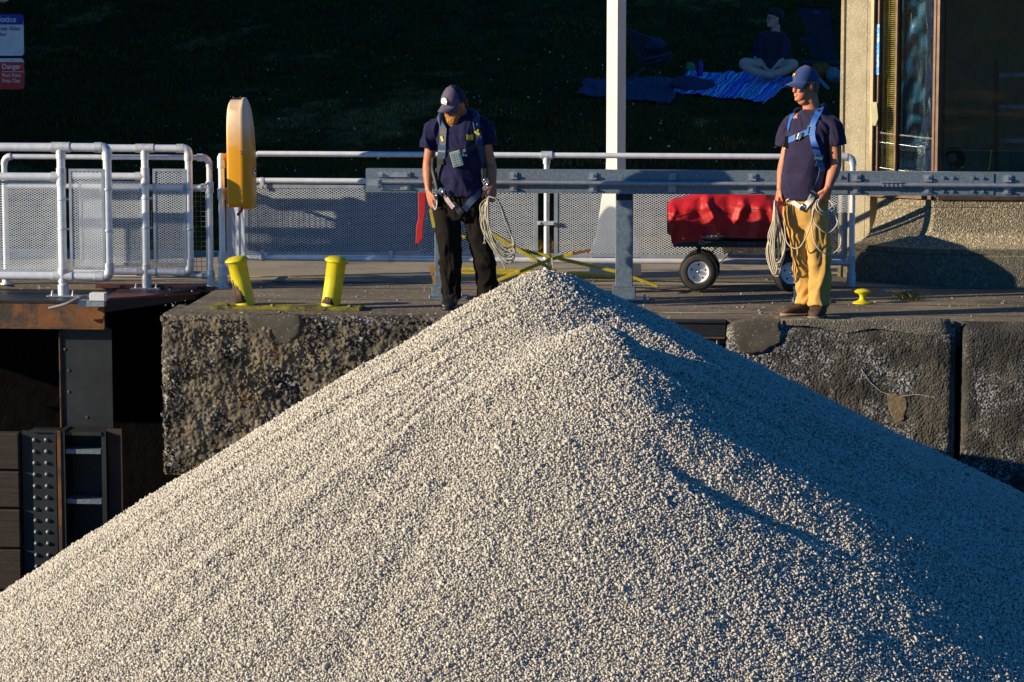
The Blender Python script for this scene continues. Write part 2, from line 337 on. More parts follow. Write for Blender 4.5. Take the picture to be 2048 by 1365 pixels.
# paved walk behind the fence and the deck of the lock wall
mb = MB(); mb.box((-60, 2.45, -4.6), (60, 5.15, 0)); tag(mb.build('path', 'path'), kind='structure')
XGATE = X(322, 1.9)
GAPL, GAPR = X(1262, 0, 640), X(1452, 0, 660)
mb = MB(); D0 = .16
mb.box((XL+.1, D0, -.2), (60, 2.447, .0)); mb.box((-60, 1.95, -.05), (XL+.1, 2.447, .0))
tag(mb.build('deck', 'deck'), kind='structure')
# backing behind the wall faces
mb = MB(); mb.box((XL+.12, .75, -4.5), (60, 2.447, -.2)); mb.box((-60, 2.1, -4.5), (XL+.12, 2.447, -.05)); tag(mb.build('wall_core', 'black'), kind='structure')

def noisy_block(name, x0, x1, ztop, zbot, Y0, ythick, m, amp, cell, res, rough=True, rtop=.07, peb=0, seed=1, lean=0.0, corner=.06):
    """one concrete face block with a rounded top edge and rounded ends, displaced aggregate relief"""
    rng = random.Random(seed); prof = []
    H = ztop-zbot; n1 = 7
    prof.append((Y0+ythick, ztop)); prof.append((Y0+rtop*2.2, ztop))
    for k in range(n1+1):
        a = math.pi/2*k/n1; prof.append((Y0+rtop-rtop*math.sin(a), ztop-rtop+rtop*math.cos(a)))
    nz = int((H-rtop)/res)
    for k in range(1, nz+1): prof.append((Y0, ztop-rtop-(H-rtop)*k/nz))
    nxx = int((x1-x0)/res); v = []; 
    for i in range(nxx+1):
        x = x0+(x1-x0)*i/nxx; e = min(x-x0, x1-x); back = corner*(1-math.sqrt(max(0, 1-(1-min(e, corner)/corner)**2))) if e < corner else 0
        for (y, z) in prof:
            p = Vector((x+lean*(z-ztop), y+back, z)); q = p*(1/cell)
            d = 0
            if rough:
                nn = noise.noise(q*.1)*2.2+noise.noise(q*.35)*1.2
                dd = noise.voronoi(q)[0]; d = amp*(.9-dd[0]*1.5+nn*.9)
            else: d = amp*(noise.noise(q*.3)+.5*noise.noise(q))
            tfade = 1 if z < ztop-rtop*.9 else .25
            nrm = Vector((0, -1, 0)) if z < ztop-rtop else Vector((0, -.6, .6))
            v.append(p+nrm*(d*tfade)+Vector((noise.noise(q*.6+Vector((9, 9, 9)))*amp*.8*(1 if e < corner*1.5 else 0), 0, 0)))
    b = MB(); b.v = [tuple(a) for a in v]; n = len(prof)
    for i in range(nxx):
        for j in range(n-1): b.f.append((i*n+j, (i+1)*n+j, (i+1)*n+j+1, i*n+j+1)); b.mi.append(0)
    # closing sides so that the block has real depth
    for i in (0, nxx):
        base = i*n; pts = [Vector(b.v[base+j]) for j in range(n)]; k0 = len(b.v)
        b.v += [(p.x, Y0+ythick, p.z) for p in pts]
        for j in range(n-1): b.f.append((base+j, base+j+1, k0+j+1, k0+j) if i == 0 else (base+j+1, base+j, k0+j, k0+j+1)); b.mi.append(0)
    return b
b = noisy_block('x', XL, GAPL, -.012, Z(345, 950, 0), 0, .7, 'wallrough', .015, .036, .011, True, .08)
ZW = Z(345, 950, 0)
wl = thing('lock_wall', 'weathered lock wall block with rough exposed pebbles behind the left slope of the gravel', 'lock wall', (X(700, 0), .3, -1.75))
o = b.build('face', 'wallrough', wl, smooth=180, fix=False)
def patch(name, poly_px, Y, m, parent, thick=.02, amp=.004, res=.012, off=0.02):
    """mortar skin with an uneven outline on the block face"""
    pts = [P(px, py, Y) for px, py in poly_px]; c = sum(pts, Vector())/len(pts); n = len(pts); rr = []
    dense = []
    for i in range(n):
        a, b2 = pts[i], pts[(i+1) % n]
        for k in range(6): q = a.lerp(b2, k/6); dense.append(q+Vector((noise.noise(q*22)*.012, 0, noise.noise(q*22+Vector((5, 5, 5)))*.012)))
    rs = []
    for s_, dpt in ((1.0, off*.0), (.97, -thick*.8), (.85, -thick), (.6, -thick*1.05), (.3, -thick*1.08), (.02, -thick*1.1)):
        rs.append([c+(q-c)*s_+Vector((0, dpt+noise.noise(q*s_*12)*amp, 0)) for q in dense])
    mbp = MB(); mbp.rings(rs, cap=True); return mbp.build(name, m, parent, smooth=60)
patch('mortar_patch', [(490, 631), (600, 628), (606, 645), (600, 668), (585, 680), (560, 692), (538, 690), (515, 672), (497, 650)], -.0, 'patch', wl, .012)
# loose pebbles standing proud of the broken face
def stones(pts, size, seed=0, flat=.7, szvar=.35, nrm=None):
    """numpy stones: icosahedra with random proportions and turns"""
    rng = np.random.default_rng(seed); n = len(pts); ph = (1+5**.5)/2
    V = np.array([(-1, ph, 0), (1, ph, 0), (-1, -ph, 0), (1, -ph, 0), (0, -1, ph), (0, 1, ph), (0, -1, -ph), (0, 1, -ph), (ph, 0, -1), (ph, 0, 1), (-ph, 0, -1), (-ph, 0, 1)])/1.902
    Fc = np.array([(0, 11, 5), (0, 5, 1), (0, 1, 7), (0, 7, 10), (0, 10, 11), (1, 5, 9), (5, 11, 4), (11, 10, 2), (10, 7, 6), (7, 1, 8), (3, 9, 4), (3, 4, 2), (3, 2, 6), (3, 6, 8), (3, 8, 9), (4, 9, 5), (2, 4, 11), (6, 2, 10), (8, 6, 7), (9, 8, 1)])
    q = rng.normal(size=(n, 4)); q /= np.linalg.norm(q, axis=1)[:, None]; a, b_, c, d = q.T
    Rm = np.stack([1-2*(c*c+d*d), 2*(b_*c-a*d), 2*(b_*d+a*c), 2*(b_*c+a*d), 1-2*(b_*b_+d*d), 2*(c*d-a*b_), 2*(b_*d-a*c), 2*(c*d+a*b_), 1-2*(b_*b_+c*c)], 1).reshape(n, 3, 3)
    scl = np.stack([rng.uniform(.8, 1.5, n), rng.uniform(.6, 1.05, n), rng.uniform(.4, .85, n)], 1)
    jit = 1+rng.uniform(-.34, .2, (n, 12, 1))
    P_ = V[None]*jit*scl[:, None, :]*(size*np.exp(rng.normal(0, szvar, n)))[:, None, None] if not hasattr(size, '__len__') else V[None]*jit*scl[:, None, :]*(np.asarray(size)*np.exp(rng.normal(0, szvar, n)))[:, None, None]
    W = np.einsum('nij,nkj->nki', Rm, P_)+np.asarray(pts)[:, None, :]
    fc = (Fc[None]+(np.arange(n)*12)[:, None, None]).reshape(-1, 3)
    return W.reshape(-1, 3), fc, n
def np_mesh(name, V, Fc, tone=None):
    me = bpy.data.meshes.new(name); nf = len(Fc); me.vertices.add(len(V)); me.vertices.foreach_set('co', V.astype(np.float32).ravel())
    me.loops.add(nf*3); me.loops.foreach_set('vertex_index', Fc.astype(np.int32).ravel()); me.polygons.add(nf)
    me.polygons.foreach_set('loop_start', np.arange(0, nf*3, 3, dtype=np.int32)); me.update(calc_edges=True)
    if tone is not None:
        at = me.attributes.new('tone', 'FLOAT', 'POINT'); at.data.foreach_set('value', tone.astype(np.float32))
    return me
rng = np.random.default_rng(3); pp = []
while len(pp) < 4200:
    x = rng.uniform(XL-.0, GAPL); z = rng.uniform(ZW+.02, -.03)
    if noise.noise(Vector((x*1.6, 0, z*1.6))) > rng.uniform(-.35, .55): continue
    if X(490, 0, 640) < x < X(606, 0, 640) and z > -.2: continue
    e = x-XL; back = .06*(1-math.sqrt(max(0, 1-(1-min(e, .06)/.06)**2)))
    pp.append((x, back+rng.uniform(-.006, .006), z))
V_, F_, n_ = stones(np.array(pp), .011, 5, szvar=.4)
put('pebbles', np_mesh('pebbles', V_, F_), 'wallrough', wl)
# right-hand blocks
YB = .0
xj = X(1917, 0, 760); 
b = noisy_block('x', GAPR, xj-.018, -.014, -1.9, YB, .7, 'wallsmooth', .006, .03, .013, True, .11, lean=-.0, corner=.07)
wr = thing('lock_wall', 'algae stained lock wall block under the man in khaki trousers', 'lock wall', (X(1690, 0), .3, -1.9))
b.build('face', 'wallsmooth', wr, smooth=180, fix=False)
b = noisy_block('x', xj+.018, xj+3.5, -.014, -1.9, YB-.005, .7, 'wallsmooth', .006, .03, .013, True, .11, corner=.07)
w3 = thing('lock_wall', 'lock wall block to the right of the dark vertical joint', 'lock wall', (xj+1.7, .3, -1.9))
b.build('face', 'wallsmooth', w3, smooth=180, fix=False)
mb = MB(); mb.box((xj-.04, .22, -1.9), (xj+.04, .6, -.02)); mb.build('joint_filler', 'black', w3)
patch('mortar_patch', [(1462, 645), (1500, 636), (1560, 640), (1563, 668), (1555, 690), (1530, 704), (1495, 708), (1478, 700), (1468, 680)], -.004, 'patch', wr, .012)
patch('top_patch', [(1560, 637), (1900, 637), (1906, 668), (1870, 672), (1830, 655), (1790, 652), (1740, 658), (1690, 668), (1640, 656), (1600, 650), (1566, 650)], .03, 'wallcap', wr, .03)
mb = MB(); mb.tube([P(x, y, -.012) for x, y in cr([(1722, 738, 0), (1738, 762, 0), (1752, 775, 0), (1768, 786, 0), (1800, 792, 0), (1835, 790, 0), (1870, 796, 0)], 4) for x, y in [(x, y)]] if False else [P(q.x, q.y, -.003) for q in cr([(1722, 738, 0), (1738, 762, 0), (1752, 775, 0), (1768, 786, 0), (1800, 792, 0), (1835, 790, 0), (1870, 796, 0)], 5)], .0028, 5)
mb.build('lime_seam', mat('lime_deposit', (.55, .53, .5), (.3, .28, .25), 60, .9), wr)
patch('lime_stain', [(1774, 788), (1812, 793), (1814, 815), (1806, 842), (1790, 846), (1778, 820)], -.004, mat('ochre_deposit', (.26, .19, .1), (.14, .1, .06), 40, .9, bump=.006, bscale=60), wr, .003)
# recess with steel sill between the blocks
rc = thing('wall_recess', 'dark recess with rusty steel sill between the two lock wall blocks', 'recess', ((GAPL+GAPR)/2, .3, -1.9))
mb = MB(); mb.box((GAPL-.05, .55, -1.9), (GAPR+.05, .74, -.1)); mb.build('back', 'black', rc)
mb = MB(); mb.box((GAPL+.0, .04, -.035), (GAPR-.004, .5, -.018)); mb.box((GAPL, .055, -.13), (GAPR-.004, .075, -.035)); mb.box((GAPL, .03, -.145), (GAPR-.004, .09, -.13)); mb.build('sill', 'darksteel', rc, bevel=.002)
mb = MB(); mb.box((GAPL, .026, -.147), (GAPR-.01, .03, -.138)); mb.build('rust_edge', 'rust', rc)
p = P(1434, 690, .02); mb = MB(); mb.tube([(p.x, .02, p.z-.6), (p.x, .02, p.z+.03)], .006, 8); tag(rebase(mb.build('steel_rod', 'galvpipe')), 'thin upright steel rod in the dark recess beside the gravel', 'rod')

# yellow line and painted shadow streaks on the deck, spalls
mb = MB(); yl = G(1400, 562).y; mb.box((X(130, yl), yl-.012, 0), (X(1712, yl), yl+.018, .004)); tag(mb.build('road_marking', 'stripe'), kind='structure')
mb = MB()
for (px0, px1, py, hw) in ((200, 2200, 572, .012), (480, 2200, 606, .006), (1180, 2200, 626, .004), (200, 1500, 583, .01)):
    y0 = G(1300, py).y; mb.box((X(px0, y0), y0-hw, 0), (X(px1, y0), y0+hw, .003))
tag(mb.build('shadow_streaks', mat('painted_shadow', (.03, .027, .023), rough=.8)), kind='structure')  # flat dark strips standing in for cast shadow streaks
pp = []; tn = []
for i in range(650):
    q = G(rng.uniform(330, 2060), rng.uniform(560, 634)); pp.append((q.x, q.y, .002))
V_, F_, n_ = stones(np.array(pp), .0042, 8, szvar=.5)
g = put('grit', np_mesh('grit', V_, F_, np.repeat(rng.uniform(0, .12, n_), 12)), 'stone'); tag(g, 'scattered pale grit on the lock deck', 'grit', kind='stuff')
mb = MB()
q0 = P(1290, 625, .1); 
c = G(1380, 627); rs = [Vector((c.x+.24*math.cos(a)*(1+.25*math.sin(3*a+1)), c.y+.03*math.sin(a), .0035)) for a in np.linspace(0, 6.283, 30)[:-1]]
mb.prism(rs, (0, 0, .002)); tag(mb.build('pale_scuff', mat('cement_scuff', (.4, .37, .32), rough=.9)), kind='structure')

# ================================================================= the gravel heap on its barge
A1 = P(1088, 542, -2.5); A2 = P(1192, 655, -3.6)
print('apex', A1, A2)
def cone(x, y, A, sl, sr, sf, sb, rr):
    dx = x-A.x; dy = y-A.y; r = np.hypot(dx, dy)+1e-9; c = dx/r; s = dy/r
    k = np.where(c < 0, sl, sr)*c*c+np.where(s < 0, sf, sb)*s*s
    return A.z+rr*k*1.0-k*np.sqrt(r*r+rr*rr)
_tn = {}
def vnoise(x, y, sc_, seed):
    x = x*sc_; y = y*sc_; xi = np.floor(x).astype(int); yi = np.floor(y).astype(int); fx = x-xi; fy = y-yi; fx = fx*fx*(3-2*fx); fy = fy*fy*(3-2*fy)
    def h(i, j): 
        n_ = (i*374761393+j*668265263+seed*1442695041) & 0x7fffffff; n_ = ((n_ ^ (n_ >> 13))*1274126177) & 0x7fffffff; return (n_ & 0xffff)/32768.-1
    return (h(xi, yi)*(1-fx)+h(xi+1, yi)*fx)*(1-fy)+(h(xi, yi+1)*(1-fx)+h(xi+1, yi+1)*fx)*fy
def smax(a, b, k): h = np.clip(.5+.5*(a-b)/k, 0, 1); return b*(1-h)+a*h+k*h*(1-h)
RIDGES = []
def ridges(x, y, h):
    for pl, amp, wn, wf in RIDGES:       # plan polylines; amp height, wn near-side width, wf far-side width
        best = np.full(np.shape(x), 1e9); side = np.zeros(np.shape(x)); along = np.zeros(np.shape(x)); L = len(pl)-1
        for i, ((ax, ay), (bx, by)) in enumerate(zip(pl, pl[1:])):
            ux, uy = bx-ax, by-ay; t = np.clip(((x-ax)*ux+(y-ay)*uy)/(ux*ux+uy*uy), 0, 1); dx, dy = x-ax-t*ux, y-ay-t*uy; d = np.hypot(dx, dy); k = d < best
            best = np.where(k, d, best); side = np.where(k, ux*dy-uy*dx, side); along = np.where(k, (i+t)/L, along)
        w_ = np.where(side > 0, wf, wn); fade = np.clip(along*5, 0, 1)*np.clip((1.02-along)*4, 0, 1)
        h = h+amp*fade*np.exp(-(best/w_)**2)
    return h
def pile(x, y):
    h1 = cone(x, y, A1, .61, .50, .5, .50, .12); h2 = cone(x, y, A2, .61, .58, .54, .56, .14)
    kk = np.where(x < A2.x, .07+.2*np.clip((A2.x-x)*3, 0, 1), .07); h = smax(h1, h2, kk)
    al = np.arctan2(y-(A1.y*.6+A2.y*.4), x-(A1.x*.6+A2.x*.4)); rl = np.hypot(y-A1.y, x-A1.x); lf = np.clip((A1.x-x)*1.6, 0, 1)
    h = h+lf*(.034*vnoise(al*9+rl*.12, al*0+.5, 1.0, 31)+.022*vnoise(al*22+rl*.2, al*0+.5, 1.0, 37))
    if RIDGES: h = ridges(x, y, h)
    # shallow rills running down from the crest
    a = np.arctan2(y-A2.y, x-A2.x); r = np.hypot(x-A2.x, y-A2.y)
    ra = np.hypot(x-A1.x, y-A1.y); aa = np.arctan2(y-A1.y, x-A1.x)
    h = h-.02*np.exp(-((np.abs(aa)-2.85)/.07)**2)*np.clip(ra-.3, 0, 1)
    h = h+.012*vnoise(x, y, 2.2, 1)+.006*vnoise(x, y, 7, 2)+.004*vnoise(x, y, 16, 3)
    h = h-.035*np.clip(A1.x-x-2.0, 0, 3)
    return np.maximum(h, -2.35)
def visible(x, y, z, mx=60, my=60):
    dx, dy, dz = x-CAM.x, y-CAM.y, z-CAM.z
    dd = dx*FW.x+dy*FW.y+dz*FW.z; u = 1024+F_PX*(dx*RT.x+dy*RT.y)/dd; v = 682.5-F_PX*(dx*UP.x+dy*UP.y+dz*UP.z)/dd
    return (u > -mx) & (u < 2048+mx) & (v < 1365+my)
def on_pile(px, py):
    d = ray(px, py); s = 12.
    while s < 26:
        p = CAM+d*s
        if p.z < float(pile(np.array(p.x), np.array(p.y))): return (p.x, p.y)
        s += .02
    return (p.x, p.y)
_r = [([(1200, 625), (1330, 700), (1480, 785), (1620, 850), (1760, 905), (1900, 980)], .068, .18, .10), ([(1230, 660), (1330, 735), (1450, 800), (1560, 860), (1750, 960)], -.045, .08, .08),
      ([(1215, 720), (1300, 850), (1460, 905), (1700, 1030), (1900, 1130), (2120, 1240)], .05, .22, .14), ([(1290, 890), (1430, 975), (1560, 1040), (1700, 1100)], -.05, .10, .09),
      ([(1060, 610), (900, 700), (700, 810), (520, 920), (250, 1080), (0, 1225)], -.03, .08, .1), ([(1150, 690), (950, 800), (700, 950), (400, 1140), (100, 1320)], .03, .12, .14)]
RIDGES = [([on_pile(*q) for q in pl], a_, b_, c_) for pl, a_, b_, c_ in _r]
xs = np.arange(-5.2, 5.6, .035); ys = np.arange(-11, -.55, .035); gx, gy = np.meshgrid(xs, ys); gz = pile(gx, gy)-.012
nyy, nxx = gx.shape; idx = np.arange(nyy*nxx).reshape(nyy, nxx)
Fq = np.stack([idx[:-1, :-1], idx[:-1, 1:], idx[1:, 1:], idx[:-1, :-1], idx[1:, 1:], idx[1:, :-1]], -1).reshape(-1, 3)
Vb = np.stack([gx, gy, gz], -1).reshape(-1, 3)
sp = .0134
xs = np.arange(-5.0, 5.4, sp); ys = np.arange(-10.5, -.7, sp*1.0); gx, gy = np.meshgrid(xs, ys)
rg = np.random.default_rng(11); gx = (gx+rg.uniform(-.5, .5, gx.shape)*sp).ravel(); gy = (gy+rg.uniform(-.5, .5, gy.shape)*sp).ravel(); gz = pile(gx, gy)
# back slope turned from the camera: keep only a margin
k = visible(gx, gy, gz, 330, 120) & (gz > -2.34)
eps = .02; ddx = (pile(gx+eps, gy)-gz)/eps; ddy = (pile(gx, gy+eps)-gz)/eps
face = (-ddx*(CAM.x-gx)-ddy*(CAM.y-gy)+(CAM.z-gz)); k &= face > -3.0
gx, gy, gz = gx[k], gy[k], gz[k]; print('stones', len(gx))
sz = .0095*np.ones(len(gx)); big = rg.random(len(gx)) < .03; sz[big] *= 1.45
sp3 = np.stack([gx, gy, gz+rg.uniform(-.007, .006, len(gx))+.003*(vnoise(gx, gy, 40, 9))], -1)
V_, F_, n_ = stones(sp3, sz, 21, szvar=.22)
tone = np.clip(rg.normal(.5, .2, n_), 0, 1); tone = np.where(rg.random(n_) < .06, rg.uniform(0, .15, n_), tone)
V_ = np.concatenate([V_, Vb]); F_ = np.concatenate([F_, Fq+n_*12])
tone = np.concatenate([np.repeat(tone, 12), np.full(len(Vb), .25)])
gr = put('gravel', np_mesh('gravel', V_, F_, tone), 'stone'); tag(gr, 'tall heap of pale crushed gravel in the foreground', 'gravel', kind='stuff')
del V_, F_
bt = thing('barge', 'dark steel barge hull carrying the gravel heap', 'barge', (0, -6, -2.7))
mb = MB(); mb.box((-16, -11.2, -2.7), (16, -.5, -2.4)); mb.build('deck', 'darksteel', bt)
mb = MB()
for y in (-11.2, -.62): mb.box((-16, y, -2.397), (16, y+.1, -2.15))
mb.build('coaming', 'darksteel', bt)
# ================================================================= railings
UPZ = Vector((0, 0, 1))
def sleeve(mb, p, ax, r, L): p = Vector(p); ax = Vector(ax).normalized(); mb.lathe(p, [(r*.96, -L/2), (r*1.03, -L/2+.004), (r*1.03, L/2-.004), (r*.96, L/2)], 14, ax=ax)
def elbow(mb, a, c, b, r):               # bend from a through corner c to b
    pts = [a]+[a*(1-t)**2+c*(2*t*(1-t))+b*t*t for t in (.25, .5, .75)]+[b]; mb.tube(pts, r, 14)
def expanded(mb, o, u, v, W, H, cw=.035, ch=.0195, t=.0045, dep=.0009, clipfn=None):
    """expanded-metal diamonds over a W x H panel; o corner, u and v unit vectors"""
    n = u.cross(v).normalized(); ni = int(W/(cw/2)); nj = int(H/(ch/2))
    for j in range(nj):
        for i in range(ni+1):
            if (i+j) % 2: continue
            for di in (-1, 1):
                if not 0 <= i+di <= ni: continue
                a = o+u*(i*cw/2)+v*(j*ch/2); b = o+u*((i+di)*cw/2)+v*((j+1)*ch/2)
                d = (b-a).normalized(); s_ = (n.cross(d)).normalized()
                s1 = (s_*.7+n*(.7*di)).normalized()*(t/2); n1 = d.cross(s1).normalized()*dep
                k = len(mb.v)
                mb.v += [tuple(a-s1-n1), tuple(a+s1-n1), tuple(a+s1+n1), tuple(a-s1+n1), tuple(b-s1-n1), tuple(b+s1-n1), tuple(b+s1+n1), tuple(b-s1+n1)]
                for f in ((0, 1, 5, 4), (1, 2, 6, 5), (2, 3, 7, 6), (3, 0, 4, 7)): mb.f.append(tuple(k+q for q in f)); mb.mi.append(0)
def panel(parent, px0, px1, py0, py1, Y, fw=.022, tab=True, name='mesh_panel'):
    a = P(px0, py1, Y); b = P(px1, py0, Y); x0, x1, z0, z1 = a.x, b.x, a.z, b.z
    z0 = Z((px0+px1)/2, py1, Y); z1 = Z((px0+px1)/2, py0, Y)
    mb = MB(); expanded(mb, Vector((x0+.004, Y, z0+.004)), Vector((1, 0, 0)), UPZ, x1-x0-.008, z1-z0-.008)
    pn = mb.build(name, 'mesh', parent, smooth=None, fix=False)
    f = MB(); t = .004
    f.box((x0, Y-.006, z0), (x1, Y-.003, z0+fw)); f.box((x0, Y-.006, z1-fw), (x1, Y-.003, z1))
    f.box((x0, Y-.0065, z0+fw), (x0+fw, Y-.003, z1-fw)); f.box((x1-fw, Y-.0065, z0+fw), (x1, Y-.003, z1-fw))
    f.build('panel_frame', 'meshframe', pn, smooth=None)
    return pn
def clampband(mb, p, ax, r, L=.025, tabdir=None):
    sleeve(mb, p, ax, r+.003, L)
    if tabdir: p = Vector(p); td = Vector(tabdir); mb.obox(p+td*(r+.012), td*.014, Vector(ax).normalized()*(L*.4), td.cross(Vector(ax)).normalized()*.004)
def bolt(mb, p, r=.008, L=.02, ax='y'):
    mb.lathe(p, [(r*1.9, 0), (r*1.9, -.003), (r*1.2, -.003), (r*1.2, -L*.5), (r, -L*.5), (r, -L)] if ax == 'y' else [(r*1.9, 0), (r*1.9, .003), (r*1.3, .003), (r*1.3, L*.5), (r*.8, L*.5), (r*.8, L)], 8, axis=ax)

def gate_rail(label, Y, xl, xpost, xr, ytop, ymid, ybot, ybase, rpx, panels, midspan, leftedge):
    r = rpx/250.; t = thing('gate_railing', label, 'railing', P(xpost, ybase, Y), 'pipe railings on the lock gate')
    zt, zm, zb = Z(xpost, ytop, Y), Z(xpost, ymid, Y), Z(xpost, ybot, Y); z0 = Z(xpost, ybase, Y)
    a, c, e = X(xl, Y), X(xpost, Y), X(xr, Y)
    m = MB(); m.tube([(a, Y, zt), (e-.06, Y, zt)], r, 14); m.build('top_rail', 'alu', t)
    m = MB(); m.tube([(a, Y, zm), (c, Y, zm)], r*.93, 14); m.build('middle_rail', 'alu', t)
    m = MB(); m.tube([(a, Y, zb), (e-.06, Y, zb)], r*.95, 14); m.build('bottom_rail', 'alu', t)
    m = MB(); m.tube([(c, Y, z0+.01), (c, Y, zt)], r, 14); m.build('post', 'alu', t)
    m = MB(); m.tube([(e, Y, zb+.06), (e, Y, zt-.06)], r, 14); m.build('end_post', 'alu', t)
    m = MB(); V = Vector; rr = r*1.16
    elbow(m, V((e-.045, Y, zt)), V((e, Y, zt)), V((e, Y, zt-.045)), rr); m.tube([(e-.1, Y, zt), (e-.04, Y, zt)], rr*1.05, 14); m.tube([(e, Y, zt-.04), (e, Y, zt-.1)], rr*1.05, 14)
    elbow(m, V((e-.045, Y, zb)), V((e, Y, zb)), V((e, Y, zb+.045)), rr); m.tube([(e-.11, Y, zb), (e-.04, Y, zb)], rr*1.05, 14); m.tube([(e, Y, zb+.04), (e, Y, zb+.11)], rr*1.05, 14)
    m.tube([(c-.075, Y, zt), (c+.075, Y, zt)], rr*1.04, 14); m.tube([(c, Y, zt-.09), (c, Y, zt)], rr, 14)
    m.tube([(c, Y, zm-.07), (c, Y, zm+.07)], rr, 14); m.tube([(c-.08, Y, zm), (c, Y, zm)], rr*.98, 14)
    m.tube([(c-.08, Y, zb), (c+.08, Y, zb)], rr, 14); m.tube([(c, Y, zb-.05), (c, Y, zb+.06)], rr*1.03, 14)
    m.tube([(c, Y, z0), (c, Y, z0+.09)], [rr*1.12, rr*1.12], 14)
    m.build('fittings', 'fitting', t)
    m = MB()
    for z in (zm-.18, zm-.42): clampband(m, (c, Y, z), (0, 0, 1), r, .02, (1, 0, 0))
    for z in (zm-.1, zm-.43): clampband(m, (e, Y, z), (0, 0, 1), r, .022, (-1, 0, 0))
    m.build('clamp_bands', 'fitting', t)
    m = MB(); m.box((c-.12, Y-.07, z0-.004), (c+.12, Y+.07, z0+.008)); m.build('base_plate', 'galvpipe', t, bevel=.002)
    m = MB(); [bolt(m, (c+sx*.085, Y-.03, z0+.008), .008, .04, 'z') for sx in (-1, 1)]; m.build('anchor_bolts', 'steel', t)
    for (p0, p1, q0, q1, dy) in panels: panel(t, p0, p1, q0, q1, Y+dy)
    return t
gate_rail('front pipe railing on the gate with two mesh panels and elbow ends at far left', 1.42, -200, 127, 219, 295, 354, 553, 592, 8.6,
          [(-60, 118, 362, 545, .03), (141, 208, 338, 540, -.028)], None, None)
gate_rail('second pipe railing on the gate, set just behind and right of the front one', 1.85, 150, 294, 381, 297, 353, 544, 577, 7.6,
          [(160, 284, 362, 531, .03), (308, 371, 338, 531, -.026)], None, None)
# thinner inner railing behind
def inner():
    Y = 1.98; r = .021; t = thing('pipe_fence', 'thin inner pipe fence with square wire panel left of the yellow cabinet', 'fence', P(422, 575, Y))
    zt, zm, zb = Z(300, 315, Y), Z(300, 374, Y), Z(300, 551, Y); a, e = X(14, Y), X(422, Y)
    for nm, z in (('top_rail', zt), ('middle_rail', zm), ('bottom_rail', zb)):
        m = MB(); m.tube([(a+.02, Y, z), (e-.02, Y, z)], r, 12); m.build(nm, 'alu', t)
    for x, z0 in ((a, .0), (e, .0)):
        m = MB(); m.tube([(x, Y, z0), (x, Y, zt-.03)], r*1.15, 12); m.build('post', 'alu', t)
    m = MB(); V = Vector
    elbow(m, V((e-.06, Y, zt)), V((e, Y, zt)), V((e, Y, zt-.07)), r*1.4); elbow(m, V((a+.06, Y, zt)), V((a, Y, zt)), V((a, Y, zt-.07)), r*1.4)
    m.tube([(e-.1, Y, zt), (e-.05, Y, zt)], r*1.5, 12)
    for z in (zm, zb):
        m.tube([(e, Y, z-.045), (e, Y, z+.045)], r*1.55, 12); m.tube([(e-.07, Y, z), (e, Y, z)], r*1.4, 12)
    for x in (a, e): m.tube([(x, Y, .0), (x, Y, .1)], [r*1.8, r*1.7], 12); m.tube([(x, Y, .0), (x, Y, .012)], [r*2.6, r*2.5], 12)
    m.build('fittings', 'fitting', t)
    m = MB(); x0, x1 = X(230, Y), X(414, Y); z0, z1 = Z(390, 543, Y), Z(390, 383, Y)
    k = int((x1-x0)/.041)
    for i in range(k+1): m.tube([(x1-i*.041, Y, z0), (x1-i*.041, Y, z1)], .0022, 5)
    k = int((z1-z0)/.041)
    for i in range(k+1): m.tube([(x0, Y-.004, z0+i*.041), (x1, Y-.004, z0+i*.041)], .0022, 5)
    pn = m.build('wire_panel', 'greywire', t, smooth=None)
    m = MB(); m.box((x1, Y-.008, z0-.02), (x1+.018, Y+.008, z1+.02)); m.box((x0, Y-.008, z1), (x1, Y+.008, z1+.016)); m.box((x0, Y-.008, z0-.016), (x1, Y+.008, z0)); m.build('panel_frame', 'meshframe', pn)
inner()
# hinge post with a swung-back narrow panel
def swing():
    Y = 1.9; t = thing('swing_gate', 'narrow mesh gate folded back on its own pipe post under the yellow cabinet', 'gate', P(446, 588, Y))
    x = X(446, Y); zt = Z(446, 312, Y); r = .026
    m = MB(); m.tube([(x, Y, 0), (x, Y, zt)], r, 14); m.build('post', 'alu', t)
    m = MB(); m.tube([(x, Y, zt-.1), (x, Y, zt-.01), (x, Y, zt+.02)], [r*1.3, r*1.3, r*.7], 14)
    for z in (.12, zt-.31, .24): m.tube([(x, Y, z-.045), (x, Y, z+.045)], r*1.35, 14)
    m.tube([(x, Y, 0), (x, Y, .09)], r*1.6, 14); m.tube([(x, Y, 0), (x, Y, .01)], r*2.3, 14); m.build('fittings', 'fitting', t)
    x2 = X(478, Y+.6); d = Vector((x2-x, .75, 0)); L = d.length; u = d.normalized(); z0, z1 = Z(462, 548, Y), Z(462, 385, Y)
    m = MB(); expanded(m, Vector((x+.03, Y+.03, z0)), u, UPZ, L, z1-z0, .035, .0195); pn = m.build('mesh_panel', 'mesh', t, smooth=None, fix=False)
    m = MB(); e = Vector((x2, Y+.78, 0)); m.tube([e+UPZ*.1, e+UPZ*(zt-.1)], r, 12)
    for z in (z0, z1): m.bar(Vector((x+.03, Y+.03, z)), e+UPZ*z, .02, .02)
    m.build('gate_frame', 'alu', t)
swing()
